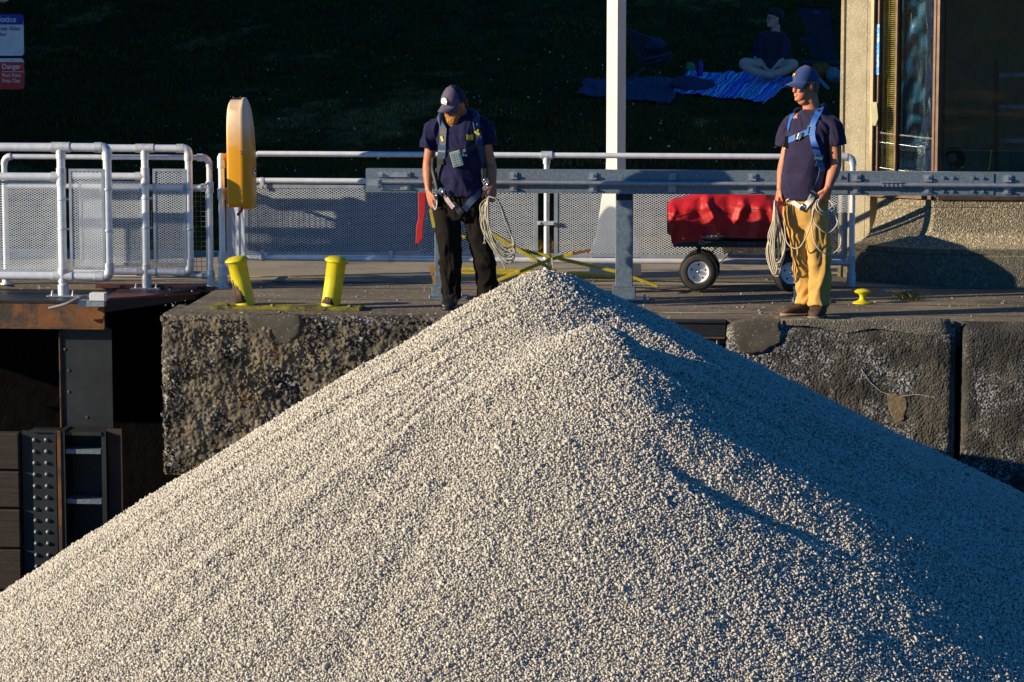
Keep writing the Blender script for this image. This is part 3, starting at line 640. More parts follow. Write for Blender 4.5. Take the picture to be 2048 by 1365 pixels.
# long fence
def longfence():
    Y = 2.42; t = thing('mesh_fence', 'long pipe fence with two wide diamond mesh panels behind the workers', 'fence', P(1092, 566, Y))
    r = .023; zt = Z(1092, 311, Y); zm = Z(1092, 365, Y); zb = Z(1092, 521, Y)
    x0, xc, x1 = X(512, Y), X(1093, Y), X(1702, Y); V = Vector
    m = MB(); m.tube([V((x0-.02, Y, zt-.03))]+[V((x0+.0, Y, zt-.02)), V((x0+.03, Y, zt)), V((x1-.05, Y, zt))], r, 14); m.build('top_rail', 'alu', t)
    m = MB(); m.tube([V((x0-.06, Y, zm-.08)), V((x0-.03, Y, zm-.02)), V((x0+.02, Y, zm)), V((x1-.03, Y, zm))], r, 14); m.build('middle_rail', 'alu', t)
    m = MB(); m.tube([(X(488, Y), Y, zb), (x1-.02, Y, zb)], r, 14); m.build('bottom_rail', 'alu', t)
    for x in (xc, x1, X(478, Y)):
        m = MB(); m.tube([(x, Y, .0), (x, Y, zt-.03)], r*1.02, 14); m.build('post', 'alu', t)
    m = MB(); elbow(m, V((x1-.05, Y, zt)), V((x1, Y, zt)), V((x1, Y, zt-.07)), r*1.35); m.tube([(x1-.09, Y, zt), (x1-.045, Y, zt)], r*1.5, 12)
    m.tube([(xc-.045, Y, zt), (xc+.045, Y, zt)], r*1.5, 12); m.tube([(xc, Y, zt-.07), (xc, Y, zt)], r*1.35, 12)
    m.tube([(x1, Y, zb-.06), (x1, Y, zb+.06)], r*1.4, 12); m.tube([(x1-.07, Y, zb), (x1, Y, zb)], r*1.3, 12)
    m.tube([(xc, Y, zb-.04), (xc, Y, zb+.04)], r*1.3, 12)
    for x in (xc, x1): m.tube([(x, Y, 0), (x, Y, .11), (x, Y, .13)], [r*1.7, r*1.6, r*1.1], 12)
    m.build('fittings', 'fitting', t)
    m = MB()
    for px in (527, 783, 1410, 1545): x = X(px, Y); clampband(m, (x, Y, zb), (1, 0, 0), r, .04); m.box((x-.015, Y-r-.01, zb), (x+.015, Y-r-.002, zb+.07)); bolt(m, (x, Y-r-.01, zb+.05), .007, .01)
    for px in (527, ): x = X(px, Y); clampband(m, (x, Y, zm), (1, 0, 0), r, .04); m.box((x-.015, Y-r-.01, zm-.065), (x+.015, Y-r-.002, zm)); bolt(m, (x, Y-r-.01, zm-.05), .007, .01)
    z = Z(1092, 446, Y); m.box((xc-.075, Y-r-.008, z-.016), (xc+.075, Y-r-.001, z+.016)); bolt(m, (xc-.055, Y-r-.008, z), .008, .01); bolt(m, (xc+.055, Y-r-.008, z), .008, .01)
    m.build('clamps', 'fitting', t)
    zt2, zb2 = 372, 514
    panel(t, 490, 1076, 371, 512, Y-.0, .03)
    panel(t, 1108, 1696, 375, 516, Y-.0, .03)
longfence()
# ================================================================= guard rail
def guard():
    Y = 1.22; t = thing('guard_rail', 'grey galvanised guard rail with bolted clamps running behind both workers', 'guard rail', P(1247, 596, Y))
    z1, z0 = Z(1247, 341, Y), Z(1247, 388, Y); zc = Z(1247, 366, Y); x0, x1 = X(733, Y), X(2330, Y)
    m = MB(); m.box((x0, Y, z0), (x1, Y+.008, z1)); m.box((x0, Y+.0085, z1-.008), (x1, Y+.09, z1)); m.box((x0, Y+.0085, z0), (x1, Y+.09, z0+.008)); m.build('beam', 'galv', t)
    m = MB(); m.tube([(x0+.07, Y-.036, zc), (x1, Y-.036, zc)], .016, 12); m.box((x0+.07, Y-.034, zc-.019), (x1, Y-.0, zc-.014)); m.build('track', 'galvpipe', t)
    for px in (1027, 1185, 1343, 1502, 1710, 1852, 2010, 2150):
        x = X(px, Y)
        for s_, pz in ((1, 352), (-1, 378)):
            m = MB(); zz = Z(1247, pz, Y); m.box((x-.029, Y-.012, zz-.023), (x+.029, Y-.001, zz+.023)); m.box((x-.029, Y-.034, zz-s_*.026-.003), (x+.029, Y-.001, zz-s_*.026+.003)); bolt(m, (x, Y-.012, zz), .009, .02); m.build('clamp', 'galvpipe', t)
    for s_, pz in ((1, 352), (-1, 378)):
        m = MB(); zz = Z(1247, pz, Y); a, b = X(758, Y), X(822, Y); m.box((a, Y-.012, zz-.02), (b, Y-.001, zz+.02)); bolt(m, (a+.03, Y-.012, zz), .01, .018); bolt(m, (b-.03, Y-.012, zz), .01, .018); m.build('clamp_plate', 'galvpipe', t)
    m = MB(); bx = X(758, Y); m.box((bx-.08, Y-.05, zc-.03), (bx+.03, Y-.036, zc+.018)); bolt(m, (bx, Y-.05, zc), .014, .02); m.build('end_stop', 'galvpipe', t)
    m = MB(); a, b = X(1878, Y), X(1972, Y); m.box((a-.09, Y-.007, z0+.01), (b+.04, Y-.001, z1-.008))
    for px in (1882, 1901, 1941, 1961):
        for zz in (Z(1247, 352, Y), Z(1247, 379, Y)): bolt(m, (X(px, Y), Y-.007, zz), .01, .014)
    a, b = X(1660, Y), X(1692, Y); m.box((a, Y-.007, z0+.01), (b, Y-.001, z1-.008)); bolt(m, (a+.07, Y-.007, Z(1247, 352, Y)), .01, .014)
    m.build('splice_plates', 'galv', t)
    m = MB(); a, b = X(1757, Y), X(1797, Y); m.box((a, Y-.062, zc+.016), (b, Y-.03, zc+.026)); [bolt(m, (a+.02+k*.034, Y-.052, zc-.002), .007, .006) for k in range(5)]; m.build('track_joint', 'galvpipe', t)
    for px, hw in ((1247.5, 17), (884, 15), (1609, 16)):
        p = thing if False else None
        x = X(px, Y); hwm = hw/255.; m = MB(); m.box((x-hwm, Y+.012, .0), (x+hwm, Y+.1, z0-.001)); ps = m.build('post', 'galv', t, bevel=.004)
        m = MB(); m.box((x-hwm-.022, Y-.005, .014), (x+hwm+.022, Y+.12, .105)); m.box((x-hwm-.028, Y-.009, .105), (x+hwm+.028, Y+.124, .111)); m.build('base_sleeve', 'galv', ps, bevel=.003)
        m = MB(); m.box((x-.1, Y-.1, .002), (x+.2, Y+.16, .014)); bolt(m, (x+.165, Y-.05, .014), .008, .04, 'z'); bolt(m, (x-.165+.08, Y-.08, .014), .008, .03, 'z'); m.build('base_plate', 'galv', ps)
        m = MB(); m.box((x-hwm+.002, Y+.003, z0-.05), (x+hwm-.002, Y+.012, z0-.002)); [bolt(m, (x+s_*.037, Y+.003, z0-.022), .012, .014) for s_ in (-1, 1)]; m.build('cap_plate', 'darksteel', ps)
guard()
# ================================================================= bitts, cleat
def bitts():
    Yb = .42; c = P(585, 621, Yb); t = thing('mooring_bitts', 'pair of leaning yellow mooring bollards on one base plate left of the bearded man', 'bollard', (c.x, Yb, 0))
    a, b = X(428, Yb), X(724, Yb); m = MB(); m.box((a, Yb-.14, .0), (b, Yb+.14, .028)); [m.lathe((X(px, Yb-.1), Yb-.1, .028), [(.02, 0), (.018, .012), (.006, .018)], 10) for px in (455, 545, 700)]
    m.build('base_plate', mat('mossy_yellow_plate', (.3, .25, .01), (.09, .085, .015), 14, .7, 0, .002, 50, c3=(.04, .035, .02), c3scale=9, c3at=.52), t, bevel=.004)
    for (bx, tx, cy) in ((492, 473, 522), (661, 674, 522)):
        p0 = P(bx, 617, Yb); p0.z = .02; p1 = P(tx, 519, Yb); d = (p1-p0).normalized(); m = MB(); H = (p1-p0).length
        m.lathe(p0, [(.075, 0), (.072, .02), (.071, H*.5), (.073, H-.035), (.088, H-.02)], 28, ax=d); po = m.build('post', 'yellow', t, smooth=50)
        m = MB(); m.lathe(p0+d*(H-.022), [(.085, 0), (.093, .008), (.091, .02), (.06, .04), (.02, .048)], 28, ax=(d+Vector((0, 0, .3))).normalized()); m.build('cap', 'yellow', po, smooth=50)
        rg = random.Random(bx); m = MB(); u = d.orthogonal().normalized(); v_ = d.cross(u); n_ = 26; a0 = math.atan2(Vector((-.75, -.66, 0)).dot(v_), Vector((-.75, -.66, 0)).dot(u)) if bx < 500 else math.atan2(Vector((-.3, -.95, 0)).dot(v_), Vector((-.3, -.95, 0)).dot(u))
        sp_, hh = (1.15, .15) if bx < 500 else (.75, .045); pv = []
        for i in range(n_+1):
            a = a0+(i/n_-.5)*2*sp_; h1 = .03+hh*max(.05, 1-((i/n_-.5)*2)**2)*(.75+.5*rg.random()); h0 = .03 if bx < 500 else .022
            for hq in (h0, h1): r_ = (.075-.003*min(1, hq/.03))+.0022; pv.append(p0+d*hq+u*(r_*math.cos(a))+v_*(r_*math.sin(a)))
        m.v = [tuple(q) for q in pv]; m.f = [(2*i, 2*i+2, 2*i+3, 2*i+1) for i in range(n_)]; m.mi = [0]*n_; ch = m.build('bare_patch', mat('bare_brown_iron', (.05, .03, .02), (.09, .05, .03), 30, .8), po, smooth=60, fix=False); ch.modifiers.new('t', 'SOLIDIFY').thickness = .002
bitts()
def cleat():
    Yb = G(1725, 607).y; c = P(1725, 608, Yb); t = MB(); k = 1/258.
    t.lathe((c.x, Yb, 0), [(20*k, 0), (20*k, .008), (10*k, .022), (6.5*k, .035), (6*k, .055), (9*k, .075), (16*k, .083), (17*k, .095), (12*k, .108), (4*k, .113)], 28)
    tag(rebase(t.build('mooring_button', 'yellow', smooth=60)), 'small yellow mushroom shaped mooring button on the deck beside the khaki trousers', 'bollard')
cleat()
# ================================================================= yellow cabinet
def cabinet():
    Y = 1.9; k = 1/247.; c = P(484, 300, Y); t = thing('lifebuoy_cabinet', 'tall yellow cabinet seen edge on, sun-bleached at its rounded top, strapped to the fence post', 'cabinet', (c.x, Y, Z(484, 416, Y)))
    def prof(x, hw, zt, zb, yo=0, n=30):     # outline in the YZ plane: rounded top, flatter bottom
        pts = []
        for i in range(n):
            a = 2*math.pi*i/n; s_ = math.sin(a); y = hw*math.copysign(abs(math.cos(a))**(.6 if s_ > 0 else .3), math.cos(a)); zc = zt-.26
            z = zc+(zt-zc)*abs(s_)**.85 if s_ > 0 else zc-(zc-zb)*abs(s_)**.25
            pts.append(Vector((x, Y+yo+y, z)))
        return pts
    zt, zb = Z(470, 199, Y), Z(470, 414, Y); hw = .15
    xs = [(463, .93, 12), (465, .975, 5), (468, 1, 0), (490, 1.0, 0)]
    m = MB(); m.rings([prof(X(px, Y), hw*s_, zt-d*k, zb+(.01 if d > 8 else 0)) for px, s_, d in xs])
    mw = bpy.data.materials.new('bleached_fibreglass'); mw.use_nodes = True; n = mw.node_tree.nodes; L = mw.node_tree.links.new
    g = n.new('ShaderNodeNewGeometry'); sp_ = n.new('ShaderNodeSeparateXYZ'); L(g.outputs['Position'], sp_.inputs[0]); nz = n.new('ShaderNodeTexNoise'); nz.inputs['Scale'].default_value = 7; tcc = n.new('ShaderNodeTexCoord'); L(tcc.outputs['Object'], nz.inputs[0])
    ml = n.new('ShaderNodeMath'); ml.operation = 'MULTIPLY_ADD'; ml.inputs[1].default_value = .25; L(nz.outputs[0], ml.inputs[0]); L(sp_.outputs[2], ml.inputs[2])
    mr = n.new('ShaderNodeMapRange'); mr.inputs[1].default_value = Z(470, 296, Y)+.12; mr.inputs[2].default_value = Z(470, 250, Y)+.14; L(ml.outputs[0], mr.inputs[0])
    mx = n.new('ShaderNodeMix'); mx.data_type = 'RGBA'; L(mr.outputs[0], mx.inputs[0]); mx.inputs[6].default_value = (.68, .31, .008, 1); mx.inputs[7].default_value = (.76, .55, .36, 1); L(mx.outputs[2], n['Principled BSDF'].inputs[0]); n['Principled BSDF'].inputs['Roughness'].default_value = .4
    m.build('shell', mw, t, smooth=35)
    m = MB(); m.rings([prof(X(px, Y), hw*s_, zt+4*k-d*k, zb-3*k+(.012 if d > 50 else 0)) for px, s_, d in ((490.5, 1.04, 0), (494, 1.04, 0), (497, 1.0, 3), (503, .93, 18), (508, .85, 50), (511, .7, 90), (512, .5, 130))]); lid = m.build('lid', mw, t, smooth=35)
    m = MB()
    for py in (301, 306, 378, 400): bolt(m, (X(486, Y-.15), Y-.157, Z(486, py, Y)), .004, .006)
    m.lathe((X(512, Y), Y-.05, Z(512, 343, Y)), [(.03, 0), (.03, .012), (.018, .016), (.01, .018)], 12, axis='x'); m.build('rivets', 'steel', lid)
    m = MB(); zz = zt+.012
    m.box((X(470, Y), Y-.03, zt-.01), (X(490, Y), Y+.03, zz)); [bolt(m, (X(px, Y), Y, zz), .006, .012, 'z') for px in (472, 486)]; m.build('latch', 'blacksteel', t)
    for py in (316, 385):
        z = Z(470, py, Y); m = MB(); m.box((X(449, Y), Y-.02, z-.025), (X(456, Y), Y+.12, z+.03)); bolt(m, (X(452, Y), Y-.02, z), .008, .012); m.build('bracket', 'cab', t)
    z = zb; m = MB(); m.tube(cr([P(484, 413, Y-.1), P(483, 421, Y-.12), P(479, 426, Y-.12), P(475, 431, Y-.12)], 5), .012, 8); m.build('cord_end', 'redplastic', t)
cabinet()
# ================================================================= gate structure at the left
def gate():
    t = thing('lock_gate', 'black and rusty steel lock gate leaf recessed left of the wall', 'lock gate', P(120, 1100, 1.1))
    Yf = 1.12
    zt = Z(127, 592, 1.42)-.005; x0 = X(-560, Yf); xe = X(209, Yf)
    m = MB(); m.box((x0, Yf, zt-.02), (xe, 1.94, zt)); m.build('walkway', 'darksteel', t)
    za, zb_ = Z(100, 607, Yf), Z(100, 655, Yf)
    m = MB(); m.box((x0, Yf+.01, zb_), (xe, Yf+.02, zt-.021)); m.box((x0, Yf-.03, zb_-.01), (xe, Yf+.1, zb_)); m.box((xe-.008, Yf-.02, zb_), (xe, Yf+.009, zt-.021)); m.build('edge_beam', 'rust', t)
    a, b, c = P(197, 598, Yf), P(395, 583, 1.85), P(395, 590, 1.6); zz = .035
    m = MB(); m.prism([Vector((xe, Yf-.02, zt+.001)), Vector((c.x, 1.66, zt+.001)), Vector((c.x, 1.93, zt+.001)), Vector((xe-.05, 1.93, zt+.001))], (0, 0, .02)); m.box((c.x-.9, 1.86, zt+.022), (c.x, 1.94, zt+.05)); m.build('cover_plate', 'redsteel', t, bevel=.003)
    m = MB(); m.prism([Vector((xe, Yf-.015, zt-.09)), Vector((c.x-.03, 1.67, zt-.04)), Vector((c.x-.03, 1.9, zt-.04)), Vector((xe, 1.9, zt-.09))], (0, 0, .085)); m.build('cover_rim', 'darksteel', t)
    # column
    Yc = 1.2; m = MB(); m.box((X(122, Yc), Yc, Z(150, 860, Yc)), (X(222, Yc), Yc+.012, Z(150, 657, Yc))); m.box((X(118, Yc), Yc-.01, Z(150, 858, Yc)), (X(123, Yc), Yc+.3, Z(150, 662, Yc))); m.build('column', 'darksteel', t)
    m = MB(); m.box((X(116.5, Yc), Yc-.016, Z(150, 858, Yc)), (X(119, Yc), Yc-.006, Z(150, 668, Yc))); m.build('rust_edge', 'rust', t)
    m = MB(); [m.lathe((X(px, Yc), Yc, Z(px, py, Yc)), [(.012, 0), (.011, -.006), (.004, -.009)], 8, axis='y') for px, py in ((128, 699), (135, 741), (134, 784), (170, 835))]; m.build('rivet', 'rust', t)
    # lower frame
    Yl = .95; zl = Z(100, 862, Yl); zd = zl-1.8
    for (p0, p1, q) in ((-560, 37, "timber"),):
        zz = zl-.0
        for k, (u, v_) in enumerate(((866, 938), (942, 1014), (1018, 1094), (1098, 1178), (1182, 1260))):
            m = MB(); m.box((X(p0, Yl), Yl-.04, Z(20, v_, Yl)), (X(p1, Yl)-.01, Yl+.08, Z(20, u, Yl))); m.build('timber_board', 'timber', t, bevel=.012)
    m = MB(); m.box((X(38, Yl), Yl+.0, zd), (X(108, Yl), Yl+.012, zl)); m.box((X(58, Yl), Yl-.02, zl-.012), (X(113, Yl), Yl+.1, zl+.012)); m.box((X(104, Yl), Yl-.03, zd), (X(108, Yl), Yl-.001, zl-.012))
    m.build('riveted_plate', 'darksteel', t)
    m = MB()
    for i in range(12):
        for px in (63, 87): m.lathe((X(px, Yl), Yl, Z(px, 880+i*23, Yl)), [(.018, 0), (.017, -.008), (.011, -.016), (.003, -.019)], 10, axis='y')
    m.build('rivets', 'galv', t, smooth=60)
    m = MB(); m.box((X(115, Yl), Yl-.05, zd), (X(127, Yl), Yl+.2, zl+.01)); m.box((X(199, Yl), Yl-.02, zd), (X(208, Yl), Yl+.2, zl)); m.box((X(115, Yl), Yl+.2, zd), (X(208, Yl), Yl+.21, zl)); m.box((X(127, Yl), Yl-.03, zl-.03), (X(199, Yl), Yl+.19, zl)); m.build('channel', 'darksteel', t)
    m = MB(); m.box((X(112, Yl), Yl-.058, zd), (X(119, Yl), Yl-.051, zl+.012)); m.build('rusty_flange', 'rust', t)
    for py in (902, 1002): m = MB(); m.box((X(127, Yl), Yl-.02, Z(150, py+5, Yl)), (X(197, Yl), Yl+.16, Z(150, py-4, Yl))); m.build('rung', 'galv', t)
    m = MB(); m.box((X(208.5, Yl), Yl+.02, zd), (X(238, Yl), Yl+.03, zl+.02)); m.build('side_plate', 'rustdark', t)
gate()
# conduit box on the gate
def jbox():
    Y = 1.0; t = thing('junction_box', 'small silver junction box with grey flexible conduit on the gate edge', 'junction box', P(185, 600, Y))
    a, b = P(179, 604, Y), P(209, 587, Y); m = MB(); m.box((a.x, Y, a.z), (b.x, Y+.1, b.z)); m.build('box', 'signwhite', t, bevel=.004)
    a, b = P(152, 613, Y), P(208, 602, Y); m = MB(); m.prism([Vector((a.x, Y+.0, a.z)), Vector((b.x, Y, a.z)), Vector((b.x, Y, b.z)), Vector((a.x+.03, Y, b.z))], (0, .08, 0)); m.build('bracket', 'galvpipe', t)
    m = MB(); m.tube(cr([P(178, 593, Y+.03), P(162, 594, Y+.0), P(148, 601, Y-.02), P(130, 609, Y-.03), P(98, 617, Y)], 6), .013, 10); m.build('conduit', mat('grey_conduit', (.2, .2, .2), rough=.5), t)
    m = MB(); m.tube([P(178, 593, Y+.03), P(168, 593.5, Y+.02)], .014, 10); m.tube([P(160, 595, Y), P(155, 597.5, Y)], .02, 10); m.build('connector', 'steel', t)
jbox()
# ================================================================= signs at the far left
def signs():
    Y = 5.6; t = thing('sign_post', 'grey post just beyond the left edge that carries the notices', 'post', (X(-12, Y), Y+.05, hill_z(X(-12, Y), Y)))
    m = MB(); m.tube([(X(-12, Y), Y+.045, 0), (X(-12, Y), Y+.045, 2.6)], .03, 12); m.build('pole', 'galvpipe', t)
    m = MB(); m.lathe(P(5, -6, Y), [(.02, -.06), (.055, -.04), (.06, 0), (.05, .03)], 16); m.build('lamp_head', 'galvpipe', t)
    def plate(px0, px1, py0, py1, yy, rr=.03, base=None):
        a, b = P(px0, py1, yy), P(px1, py0, yy); x0, x1, z0, z1 = a.x, b.x, P(0, py1, yy).z, P(0, py0, yy).z; o_ = []
        for cx, cz, a0 in ((x1-rr, z1-rr, 0), (x0+rr, z1-rr, 90), (x0+rr, z0+rr, 180), (x1-rr, z0+rr, 270)):
            for k in range(5): a_ = R(a0+k*22.5); o_.append(Vector((cx+rr*math.cos(a_), yy, cz+rr*math.sin(a_))))
        return o_
    t = thing('notice_sign', 'white notice sign with blue header above the danger sign', 'sign', P(10, 110, Y))
    m = MB(); m.prism(plate(-62, 46.5, 29, 112, Y), (0, .004, 0)); m.build('panel', 'signwhite', t)
    a, b = P(-62, 49.5, Y), P(46.5, 49.5, Y); hd = [p_ for p_ in plate(-62, 46.5, 29, 112, Y-.002) if p_.z > a.z]; m = MB()
    m.prism([Vector((b.x, Y-.002, a.z))]+hd[:10]+[Vector((a.x, Y-.002, a.z))], (0, .0018, 0)); m.build('header', 'signblue', t)
    text('lettering', 'Notice', 'signwhite', t, 32.5, 44.5, Y-.003, 11.2, .001, .98, .015, 'RIGHT')
    dk = mat('sign_ink', (.02, .02, .05), rough=.5)
    text('lettering', 'Keep Aisles', dk, t, 40.5, 61, Y, 8, .0015, .86, .012, 'RIGHT')
    text('lettering', 'Clear', dk, t, -7, 72.5, Y, 8, .0015, .86, .012)
    t = thing('danger_sign', 'red danger sign with white top strip below the notice', 'sign', P(10, 178, Y))
    m = MB(); m.prism(plate(-62, 47.5, 117, 179, Y), (0, .004, 0)); m.build('panel', 'signwhite', t)
    a, b = P(-62, 124.5, Y), P(47.5, 124.5, Y); hd = [p_ for p_ in plate(-62, 47.5, 117, 179, Y-.002) if p_.z < a.z]; m = MB()
    m.prism([Vector((b.x, Y-.002, a.z)), Vector((a.x, Y-.002, a.z))]+hd, (0, .0018, 0)); m.build('red_field', 'signred', t)
    text('lettering', 'Danger', 'signwhite', t, 4, 138, Y-.002, 10, .001, .9, .015)
    text('lettering', 'Pinch Point', 'signwhite', t, 4, 154.5, Y-.002, 7.5, .001, .78, .008)
    text('lettering', 'Keep Clear', 'signwhite', t, 4, 165, Y-.002, 7.5, .001, .78, .008)
    m = MB(); a, b = P(4, 144, Y), P(47, 143, Y); m.box((a.x, Y-.004, a.z-.002), (b.x, Y-.0022, a.z+.003)); m.build('rule', 'signwhite', t)
signs()
# ================================================================= white pole
def pole():
    Y = 3.1; t = thing('flag_pole', 'tall square white post with flared foot standing behind the fence', 'pole', P(1232, 505, Y)); z0 = 0
    xa, xb, xc = X(1211, Y), X(1233, Y-.09), X(1250, Y); V = Vector
    def ring(z, s_, d=0): 
        c = V(((xa+xc)/2, Y, 0)); return [c+(V((xb, Y-.085, 0))-c)*s_+UPZ*z, c+(V((xc, Y, 0))-c)*s_+UPZ*z, c+(V((xa+xc-xb, Y+.085, 0))-c)*s_+UPZ*z, c+(V((xa, Y, 0))-c)*s_+UPZ*z]
    m = MB(); m.rings([ring(.9, 1.04), ring(1.0, 1.0), ring(4.6, .97)]); m.build('shaft', 'whitepaint', t, smooth=None, bevel=.004)
    m = MB(); m.rings([ring(0, 2.7), ring(.2, 2.6), ring(.35, 2.0), ring(.7, 1.42), ring(.899, 1.06)]); m.build('foot', 'whitepaint', t, smooth=None, bevel=.006)
pole()
# ================================================================= building at the right
def PL(px, py, o, n):
    d = ray(px, py); return CAM+d*((o-CAM).dot(n)/d.dot(n))
def building():
    Yc = 2.62; C0 = Vector((X(1868, Yc, 400), Yc, 0)); th = R(33); dl = Vector((-math.cos(th), math.sin(th), 0)); nl = Vector((-math.sin(th), -math.cos(th), 0))
    t = thing('control_building', 'tan concrete corner building with bronze framed windows behind the right-hand fence end', 'building', C0)
    L_ = lambda px, py=300, off=0: PL(px, py, C0+nl*off, nl)
    at = lambda u, off, z: C0+dl*u+nl*off+UPZ*z
    U = lambda px, off=0: (L_(px, 300, off)-C0).dot(dl)
    zs = Z(1868, 392, Yc); ztop = 3.4
    u1, u2, u3 = U(1756), U(1738), U(1674)
    Rt = Vector((9, 0, 0))
    # lower body with concave flare, mitred round its left end
    def foot(off, z):
        a = C0+dl*u1; k = math.tan(th/2)
        return [a+nl*off+dl*off+UPZ*z, C0+nl*off+Vector((1, 0, 0))*0+Vector((-(off*k) if False else 0, 0, 0))+UPZ*z if False else Vector((C0.x-off*k, C0.y-off, z)), Vector((C0.x+9, C0.y-off, z)), Vector((C0.x+9, C0.y+5, z)), a+dl*off-nl*4+UPZ*z]
    def zz(py): return Z(1868, py, Yc-.1)
    m = MB(); prof = [(0, zs)]; zA, zB = zz(418), zz(497); pr = [(0, zs), (0, zA+.006), (-.006, zA+.002), (-.006, zA-.004), (0, zA-.008)]
    for i in range(9):
        a = i/8*math.pi/2; pr.append((.15*(1-math.cos(a)), zA-.008-(zA-.008-zB)*math.sin(a)))
    m.rings([foot(o_, z_) for o_, z_ in pr]); m.build('lower_wall', 'bldg2', t, smooth=30)
    m = MB(); pr = [(.152, zB-.001), (.165, zB-.005), (.165, zz(507)), (.157, zz(509)), (.175, zz(512)), (.175, -.01)]
    m.rings([foot(o_, z_) for o_, z_ in pr]); m.build('plinth', 'plinth', t, smooth=30)
    # set-back pier at the left
    m = MB(); a, b = u1-.06, u3
    def rect(u0, u1_, o0, o1, z0, z1, mm=None): 
        (mm or m).add([at(u0, o0, z0), at(u1_, o0, z0), at(u1_, o1, z0), at(u0, o1, z0), at(u0, o0, z1), at(u1_, o0, z1), at(u1_, o1, z1), at(u0, o1, z1)], [(0, 1, 2, 3), (4, 7, 6, 5), (0, 4, 5, 1), (1, 5, 6, 2), (2, 6, 7, 3), (3, 7, 4, 0)])
    g = U(1683)
    rect(u2, g-.012, -.03, -4, 0, ztop); rect(g+.012, u3, -.035, -4, 0, ztop); rect(g-.012, g+.012, -.06, -4, 0, ztop); m.build('pier', 'bldg', t, smooth=None, bevel=.004)
    m = MB(); rect(U(1737), U(1734), -.024, -.031, zs, ztop); rect(U(1727.5), U(1727), -.027, -.031, 0, ztop); m.build('pier_fillet', 'bldg', t, smooth=None)
    # joints and vertical arris
    # window frames
    for nm, (p0, p1, o0, o1), mt in (('window_jamb', (1738, 1744, .0, -.14), 'bronzelight'), ('window_jamb', (1744.5, 1751, -.03, -.16), 'bronze'), ('mullion', (1785, 1788.5, -.02, -.1), 'bronze')):
        m = MB(); rect(U(p0), U(p1), o0, o1, zs, ztop); m.build(nm, mt, t, smooth=None, bevel=.002)
    m = MB(); rect(U(1864.5), -.03, .01, -.1, zs, ztop); m.box((C0.x-.01, C0.y-.012, zs), (C0.x+.035, C0.y+.1, ztop)); m.build('corner_mullion', 'bronze', t, smooth=None)
    m = MB(); rect(U(1867), U(1738), .03, -.2, zs-.03, zs-.0); m.box((C0.x+.03, C0.y-.02, zs-.03), (C0.x+9, C0.y+.2, zs+.0)); m.build('sill', 'bronze', t, smooth=None)
    m = MB(); rect(U(1864.5), U(1789), -.05, -.054, zs+.001, ztop); g1 = m.build('window_pane', 'glass', t, smooth=None)
    m = MB(); rect(U(1784.5), U(1751.5), -.05, -.054, zs+.001, ztop); m.build('window_pane', 'glass', t, smooth=None)
    m = MB(); m.box((C0.x+.037, C0.y+.04, zs+.001), (C0.x+9, C0.y+.044, ztop)); m.build('window_pane', 'glass', t, smooth=None)
    # room
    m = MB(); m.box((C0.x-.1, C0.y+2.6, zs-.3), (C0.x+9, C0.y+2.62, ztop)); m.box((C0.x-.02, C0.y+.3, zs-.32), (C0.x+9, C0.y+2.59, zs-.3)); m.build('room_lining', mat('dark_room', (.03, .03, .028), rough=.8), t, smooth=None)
    m = MB(); m.prism([C0+dl*u3-nl*4+UPZ*ztop, C0+dl*u3+UPZ*ztop+nl*.02, C0+UPZ*ztop+nl*.02, C0+Vector((9, -.02, ztop)), C0+Vector((9, 5, ztop))], (0, 0, .3)); m.build('roof', 'bldg', t, smooth=None)
    # blinds
    bl = thing('window_blind', 'yellowed horizontal blind behind the narrow left window', 'blind', at(U(1770), -.12, zs)); m = MB(); n_ = int((ztop-zs)/.0165)
    for i in range(n_):
        z = zs+.01+i*.0165; sag = .002*math.sin(i*.7)
        a, b = at(U(1753), -.10, z+sag), at(U(1817), -.115, z); a2, b2 = at(U(1753), -.118, z+.007), at(U(1817), -.133, z+.007)
        m.add([a, b, b2, a2, a+UPZ*.001, b+UPZ*.001, b2+UPZ*.001, a2+UPZ*.001], [(0, 1, 2, 3), (7, 6, 5, 4), (0, 4, 5, 1), (2, 6, 7, 3)])
    m.build('slats', 'blind', bl, smooth=None)
    m = MB(); [m.tube([at(U(px), -.098, zs), at(U(px), -.098, ztop)], .0015, 5) for px in (1762, 1775, 1796, 1806)]; m.build('ladder_cords', 'blind', bl)
    m = MB(); rect(U(1756), U(1753), -.07, -.09, zs, ztop); m.build('side_strip', 'bronzelight', bl, smooth=None)
    # clear blue film hanging inside
    m = MB(); nu, nv = 26, 60
    for j in range(nv+1):
        z = zs+.005+(ztop-zs)*j/nv; 
        for i in range(nu+1):
            u = U(1789)+(U(1863)-U(1789))*i/nu; q = Vector((u*6, 0, z*3)); cr_ = .02*abs(noise.noise(q))+.012*noise.noise(q*3)+(.03 if i < 4 else 0)*math.sin(i*.9)
            m.v.append(at(u, -.075+cr_*.6-.03*math.sin(i/nu*3.1), z))
    for j in range(nv):
        for i in range(nu): k = j*(nu+1)+i; m.f.append((k, k+1, k+nu+2, k+nu+1)); m.mi.append(0)
    o = m.build('plastic_film', 'film', smooth=180, fix=False); tag(rebase(o), 'crinkled clear blue plastic film hanging inside the corner window', 'plastic sheet')
    o.modifiers.new('t', 'SOLIDIFY').thickness = .001
    m = MB(); pts = [at(U(1792), -.09, Z(1792, 235, 2.7)), at(U(1800), -.09, Z(1800, 300, 2.7)), at(U(1808), -.09, zs+.01)]; m.tube(pts, .012, 6)
    m.tube([at(U(1814), -.065, z) for z in np.linspace(zs, zs+.4, 8)], .004, 6); m.build('plastic_roll', 'film', smooth=60); o = C.objects['plastic_roll']; tag(rebase(o), 'slanted roll of blue plastic leaning at the foot of the corner window', 'plastic roll')
